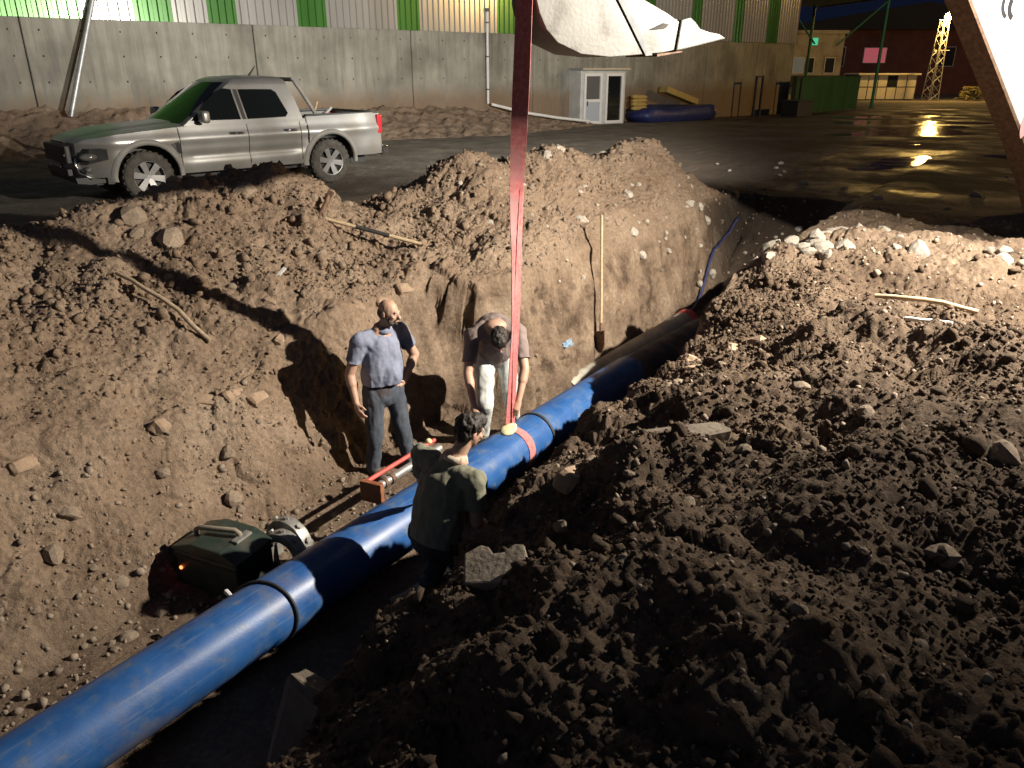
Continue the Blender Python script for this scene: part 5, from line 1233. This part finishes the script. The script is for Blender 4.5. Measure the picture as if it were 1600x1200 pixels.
# ------------------------------------------------------------------ people
def finish(mb, name, mat, parent, voxel=.009, smooth=5, noise_amp=0, nf=22, seed=0, cuts=()):
    me = bpy.data.meshes.new(name); me.from_pydata(mb.v, [], mb.f)
    o = bpy.data.objects.new(name, me); link(o)
    r_ = o.modifiers.new('r', 'REMESH'); r_.mode = 'VOXEL'; r_.voxel_size = voxel; r_.use_smooth_shade = True
    if smooth: sm = o.modifiers.new('s', 'SMOOTH'); sm.factor = .5; sm.iterations = smooth
    dg = bpy.context.evaluated_depsgraph_get(); me2 = bpy.data.meshes.new_from_object(o.evaluated_get(dg)); me2.name = name
    bpy.data.objects.remove(o); bpy.data.meshes.remove(me)
    if noise_amp:
        n = len(me2.vertices); co = np.empty(n * 3, np.float32); me2.vertices.foreach_get('co', co); no = np.empty(n * 3, np.float32); me2.vertices.foreach_get('normal', no)
        co = co.reshape(-1, 3); no = no.reshape(-1, 3)
        q = perlin(co[:, 0] * nf + seed, co[:, 1] * nf, co[:, 2] * nf * .55, 3) + .5 * perlin(co[:, 0] * nf * 2.1, co[:, 1] * nf * 2.1 + seed, co[:, 2] * nf * 1.4, 5)
        co = co + no * (q * noise_amp)[:, None]; me2.vertices.foreach_set('co', co.astype(np.float32).ravel()); me2.update()
    for (cp, cn_, cr) in cuts:
        n = len(me2.vertices); co = np.empty(n * 3, np.float32); me2.vertices.foreach_get('co', co); co = co.reshape(-1, 3)
        cp = np.array(cp); cn_ = np.array(Vector(cn_).normalized()); dv_ = (co - cp) @ cn_; m_ = (dv_ > 0) & (np.linalg.norm(co - cp, axis=1) < cr)
        co[m_] -= dv_[m_][:, None] * cn_; me2.vertices.foreach_set('co', co.astype(np.float32).ravel()); me2.update()
    me2.shade_smooth(); me2.materials.append(mat); o = bpy.data.objects.new(name, me2); link(o, parent); return o
M_skin = pmat('skin', (.40, .24, .17), (.47, .29, .21), 12, .55)
M_hair = pmat('dark_hair', (.012, .009, .007), (.03, .022, .017), 60, .6, bump=.004, bscale=160)
M_stub = pmat('stubble', (.09, .06, .045), (.14, .095, .07), 60, .7)
M_eye = pmat('eye', (.5, .48, .45), None, rough=.2)
def hand(mb, wrist, d, palm_n, thumb_side, curl=.5):
    """palm, four unequal bent fingers and a thumb"""
    d = Vector(d).normalized(); n = Vector(palm_n); n = (n - d * n.dot(d)).normalized(); sd = Vector(thumb_side); sd = (sd - d * sd.dot(d) - n * sd.dot(n)).normalized()
    w = Vector(wrist); mb.rcone(w + d * .015, w + d * .075, .026, .028, sd, 1.45)
    for k, (off, L) in enumerate(((.031, .070), (.011, .078), (-.010, .073), (-.030, .058))):
        b0 = w + d * .088 + sd * off; k1 = b0 + (d * math.cos(curl * .5) + n * math.sin(curl * .5)) * L * .45
        k2 = k1 + (d * math.cos(curl * 1.2) + n * math.sin(curl * 1.2)) * L * .32; k3 = k2 + (d * math.cos(curl * 1.8) + n * math.sin(curl * 1.8)) * L * .25
        mb.rcone(w + d * .06 + sd * off * .9, b0, .0105, .0105); mb.rcone(b0, k1, .0105, .0095); mb.rcone(k1, k2, .0095, .009); mb.rcone(k2, k3, .009, .0075)
    t0 = w + d * .03 + sd * .03; t1 = t0 + (d * .6 + sd * .7 + n * .25).normalized() * .038; t2 = t1 + (d * .9 + sd * .2 + n * .35).normalized() * .035
    mb.rcone(t0, t1, .0135, .0115); mb.rcone(t1, t2, .0115, .009)
def person(label, base, J, f, hf, hup, shirt, trous, boots, hair=None, beard=None, belly=0, sleeve=.62, palm=None, belt=None, collar=None, cap=None, hem=.04, wide=1.0):
    """J: joints in world space; f: chest facing; hf/hup: head forward and up"""
    B = Vector(base); e = empty('person', B, 0, label, 'person'); J = {k: Vector(v) - B for k, v in J.items()}
    f = Vector(f).normalized(); hf = Vector(hf).normalized(); hup = Vector(hup); hup = (hup - hf * hup.dot(hf)).normalized(); hr = hf.cross(hup)
    up_t = (J['chest'] - J['pelvis']).normalized(); rt = f.cross(up_t).normalized()
    Mh = Matrix((hr, hf, hup)).transposed()
    h = J['head']
    s = MB()
    # torso
    s.rcone(J['pelvis'], J['pelvis'].lerp(J['chest'], .45), .115, .112, rt, 1.30); s.rcone(J['pelvis'].lerp(J['chest'], .45), J['chest'], .112, .125, rt, 1.32)
    s.rcone(J['chest'], J['neck'] - (J['neck'] - J['chest']) * .15, .115, .07, rt, 1.5)
    for a in 'LR':
        s.rcone(J['chest'] + (J['sh' + a] - J['chest']) * .45 + up_t * .05, J['sh' + a], .075, .068)
        s.rcone(J['sh' + a], J['el' + a], .060, .046); s.rcone(J['el' + a], J['wr' + a], .046, .029); s.rcone(J['el' + a], J['el' + a].lerp(J['wr' + a], .35), .046, .047)
        dirn = J['hd' + a] - J['wr' + a]
        hand(s, J['wr' + a], dirn, *(palm or {}).get(a, (-f, f)), curl=(palm or {}).get('curl', .55))
        s.rcone(J['hip' + a], J['kn' + a], .088, .058); s.rcone(J['kn' + a], J['an' + a], .056, .040); s.rcone(J['an' + a] + Vector((0, 0, -.03)), J['toe' + a], .04, .034)
    s.rcone(J['neck'] - up_t * .03, h - hup * .06 - hf * .015, .060, .054)
    # head: cranium, face, jaw, chin, nose, brow, ears
    s.ell(h + hup * .025 - hf * .012, (.074, .094, .088), Mh); s.ell(h - hup * .03 + hf * .022, (.063, .070, .085), Mh); s.ell(h - hup * .085 + hf * .045, (.040, .036, .028), Mh)
    s.rcone(h + hup * .005 + hf * .088, h - hup * .03 + hf * .112, .010, .0155); s.rcone(h + hr * .03 + hup * .018 + hf * .083, h - hr * .03 + hup * .018 + hf * .083, .012, .012)
    s.rcone(h + hr * .02 - hup * .062 + hf * .086, h - hr * .02 - hup * .062 + hf * .086, .010, .010)
    for q in (-1, 1): s.ell(h + hr * q * .077 - hup * .012 - hf * .012, (.010, .020, .031), Mh); s.ell(h + hr * q * .042 - hup * .022 + hf * .062, (.022, .022, .020), Mh)
    body = finish(s, 'body', M_skin, e, .0065, 4)
    for q in (-1, 1): MB().ell(h + hr * q * .029 + hup * .002 + hf * .0815, (.0115, .008, .007), Mh).build('eye', M_eye, body, smooth=True)
    # shirt
    t = MB(); g = .016
    t.rcone(J['pelvis'] - up_t * .06, J['pelvis'].lerp(J['chest'], .45), .128 + g, .126 + g + belly * .35, rt, 1.26 * wide); t.rcone(J['pelvis'].lerp(J['chest'], .45), J['chest'], .126 + g + belly * .35, .130 + g, rt, 1.27 * wide)
    t.rcone(J['chest'], J['neck'] - (J['neck'] - J['chest']) * .25, .118 + g, .074, rt, 1.5)
    if belly: t.ell(J['pelvis'].lerp(J['chest'], .38) + f * (.06 + belly * .5), (.13, .12, .15))
    for a in 'LR':
        t.rcone(J['chest'] + (J['sh' + a] - J['chest']) * .45 + up_t * .05, J['sh' + a], .085, .084)
        t.rcone(J['sh' + a], J['sh' + a].lerp(J['el' + a], sleeve + .12), .078, .068)
    cuts = [(J['pelvis'] - up_t * hem, -up_t, .5)] + [(J['sh' + a].lerp(J['el' + a], sleeve), J['el' + a] - J['sh' + a], .16) for a in 'LR']
    so = finish(t, 'shirt', shirt, e, .009, 5, .011, 11, seed=B.x * 7, cuts=cuts)
    # cut the sleeve ends flat
    p = MB(); g = .018
    p.rcone(J['pelvis'] + up_t * .06, J['pelvis'] - up_t * .05, .118 + g * .5, .118 + g, rt, 1.28)
    for a in 'LR':
        p.rcone(J['hip' + a] + Vector((0, 0, .03)), J['kn' + a], .10 + g * .5, .072 + g * .4); p.rcone(J['kn' + a], J['an' + a] + Vector((0, 0, .02)), .072 + g * .4, .066)
    finish(p, 'trousers', trous, e, .010, 5, .012, 10, seed=B.y * 5)
    for a in 'LR':
        q = MB(); q.rcone(J['an' + a] + Vector((0, 0, .10)), J['an' + a] - Vector((0, 0, .02)), .058, .058); q.rcone(J['an' + a] - Vector((0, 0, .035)), J['toe' + a], .052, .044); finish(q, 'boot', boots, e, .009, 3)
    if belt: 
        q = MB(); q.rcone(J['pelvis'] + up_t * .055, J['pelvis'] - up_t * .03, .131, .135, rt, 1.36); finish(q, 'waistband', belt, e, .009, 3)
    if hair == 'full':
        q = MB(); q.ell(h + hup * .045 - hf * .022, (.086, .102, .088), Mh); q.ell(h - hup * .005 - hf * .052, (.080, .066, .085), Mh); q.ell(h + hup * .085 + hf * .035, (.066, .062, .045), Mh)
        finish(q, 'hair', M_hair, e, .007, 2, .012, 42, 3)
    elif hair == 'stubble':
        q = MB(); q.ell(h - hup * .012 - hf * .036, (.0775, .074, .066), Mh)
        for k in (-1, 1): q.ell(h + hr * k * .058 - hup * .0 + hf * .0, (.021, .045, .042), Mh)
        finish(q, 'hair', M_stub, e, .0065, 3)
    if beard:
        q = MB()
        for k in (-1, 1): q.rcone(h + hr * k * .062 - hup * .03 + hf * .012, h + hr * k * .046 - hup * .078 + hf * .042, .013, .018)
        q.rcone(h + hr * .042 - hup * .088 + hf * .052, h - hr * .042 - hup * .088 + hf * .052, .022, .022); q.rcone(h + hr * .025 - hup * .048 + hf * .092, h - hr * .025 - hup * .048 + hf * .092, .009, .009); q.rcone(h - hup * .10 + hf * .075, h - hup * .09 + hf * .08, .016, .018)
        finish(q, 'beard', M_hair, e, .0065, 3, .003, 60)
    if collar:
        q = MB(); m = 24; c0 = J['neck'] - up_t * .005; vs = []; fs = []
        for i in range(m):
            th = 2 * math.pi * i / m; dr = rt * math.cos(th) + f * math.sin(th); lo_k = .5 + .5 * math.sin(th)
            for rr_, hh in ((.064, .012), (.072, .015), (.094, -.018 - .03 * lo_k), (.086, -.024 - .03 * lo_k)): vs.append(c0 + dr * rr_ + up_t * hh)
        for i in range(m):
            for k in range(4): fs.append((i * 4 + k, i * 4 + (k + 1) % 4, ((i + 1) % m) * 4 + (k + 1) % 4, ((i + 1) % m) * 4 + k))
        q.add(vs, fs).build('collar', collar, e, smooth=True)
    return e
def cloth(name, a, b): return pmat(name, a, b, 9, .9, bump=.012, bscale=15, detail=4)
M_blueshirt = cloth('grey_blue_cotton', (.175, .195, .27), (.21, .235, .32)); M_brown = cloth('brown_cotton', (.19, .145, .135), (.23, .18, .165)); M_olive = cloth('olive_cotton', (.15, .15, .108), (.19, .19, .14))
M_navy = cloth('dark_denim', (.045, .055, .075), (.065, .075, .095)); M_pale = cloth('pale_work_trousers', (.44, .46, .45), (.54, .56, .54)); M_darkp = cloth('dark_trousers', (.03, .03, .032), (.045, .045, .05))
M_boot = pmat('dusty_boot', (.05, .042, .036), (.10, .085, .07), 18, .8); M_band = cloth('dark_waistband', (.055, .045, .05), (.075, .06, .065)); M_collar = cloth('pale_collar', (.42, .36, .27), (.5, .42, .33))
# bald man standing on the far side of the pipe
person('bald bearded man in a grey blue polo shirt standing between pipe and bank', (-1.2, 6.65, -1.5),
  dict(pelvis=(-1.20, 6.67, -.62), chest=(-1.20, 6.67, -.20), neck=(-1.17, 6.66, -.01), head=(-1.10, 6.63, .125),
       shR=(-1.36, 6.51, -.115), elR=(-1.47, 6.50, -.42), wrR=(-1.41, 6.41, -.67), hdR=(-1.36, 6.37, -.80),
       shL=(-1.04, 6.82, -.115), elL=(-.93, 6.92, -.38), wrL=(-1.02, 6.76, -.60), hdL=(-1.08, 6.66, -.62),
       hipR=(-1.28, 6.60, -.64), knR=(-1.29, 6.55, -1.06), anR=(-1.33, 6.57, -1.42), toeR=(-1.22, 6.44, -1.47),
       hipL=(-1.13, 6.74, -.64), knL=(-1.05, 6.70, -1.06), anL=(-1.01, 6.74, -1.42), toeL=(-.86, 6.65, -1.47)),
  (.76, -.65, 0), (.92, -.36, -.12), (.1, .0, 1), M_blueshirt, M_navy, M_boot, hair='stubble', beard=True, belly=.05, sleeve=.60, hem=-.075, wide=1.1, belt=M_band, collar=M_blueshirt,
  palm={'R': ((.6, .75, 0), (.75, -.6, 0)), 'L': ((-.6, -.7, 0), (0, 0, 1))})
# man in brown bending over the pipe
person('man in a brown T-shirt and pale trousers bending down over the blue pipe', (-.15, 7.4, -1.5),
  dict(pelvis=(-.17, 7.46, -.58), chest=(-.17, 7.12, -.18), neck=(-.15, 6.95, -.11), head=(-.12, 6.82, -.20),
       shR=(-.38, 7.03, -.23), elR=(-.42, 6.86, -.55), wrR=(-.36, 6.66, -.80), hdR=(-.31, 6.57, -.95),
       shL=(.06, 7.02, -.19), elL=(.12, 6.82, -.50), wrL=(.06, 6.66, -.76), hdL=(.0, 6.58, -.92),
       hipR=(-.28, 7.44, -.62), knR=(-.27, 7.15, -1.0), anR=(-.30, 7.30, -1.42), toeR=(-.30, 7.12, -1.47),
       hipL=(-.06, 7.46, -.62), knL=(.0, 7.28, -1.04), anL=(.02, 7.46, -1.42), toeL=(.04, 7.28, -1.47)),
  (0.05, -.72, -.69), (.12, -.42, -.9), (.06, -.9, .42), M_brown, M_pale, M_boot, hair='full', sleeve=.72,
  palm={'R': ((.2, .5, -.8), (.9, 0, 0)), 'L': ((-.2, .5, -.8), (-.9, 0, 0)), 'curl': .7})
# man in olive seen from behind on the near side
person('dark haired man in an olive T-shirt with his back turned, beside the pipe', (-.5, 4.6, -1.5),
  dict(pelvis=(-.54, 4.58, -.86), chest=(-.46, 4.66, -.50), neck=(-.38, 4.70, -.30), head=(-.285, 4.74, -.135),
       shR=(-.25, 4.54, -.42), elR=(-.24, 4.52, -.72), wrR=(-.16, 4.72, -.90), hdR=(-.12, 4.84, -.98),
       shL=(-.64, 4.88, -.39), elL=(-.66, 5.02, -.68), wrL=(-.62, 5.20, -.86), hdL=(-.60, 5.30, -.93),
       hipR=(-.46, 4.53, -.90), knR=(-.34, 4.60, -1.16), anR=(-.42, 4.46, -1.42), toeR=(-.33, 4.58, -1.47),
       hipL=(-.62, 4.64, -.90), knL=(-.52, 4.80, -1.16), anL=(-.62, 4.66, -1.42), toeL=(-.53, 4.78, -1.47)),
  (.62, .76, -.2), (.78, .56, -.28), (.28, .1, .95), M_olive, M_darkp, M_boot, hair='full', sleeve=.66, collar=M_collar, wide=1.12, belly=.03)
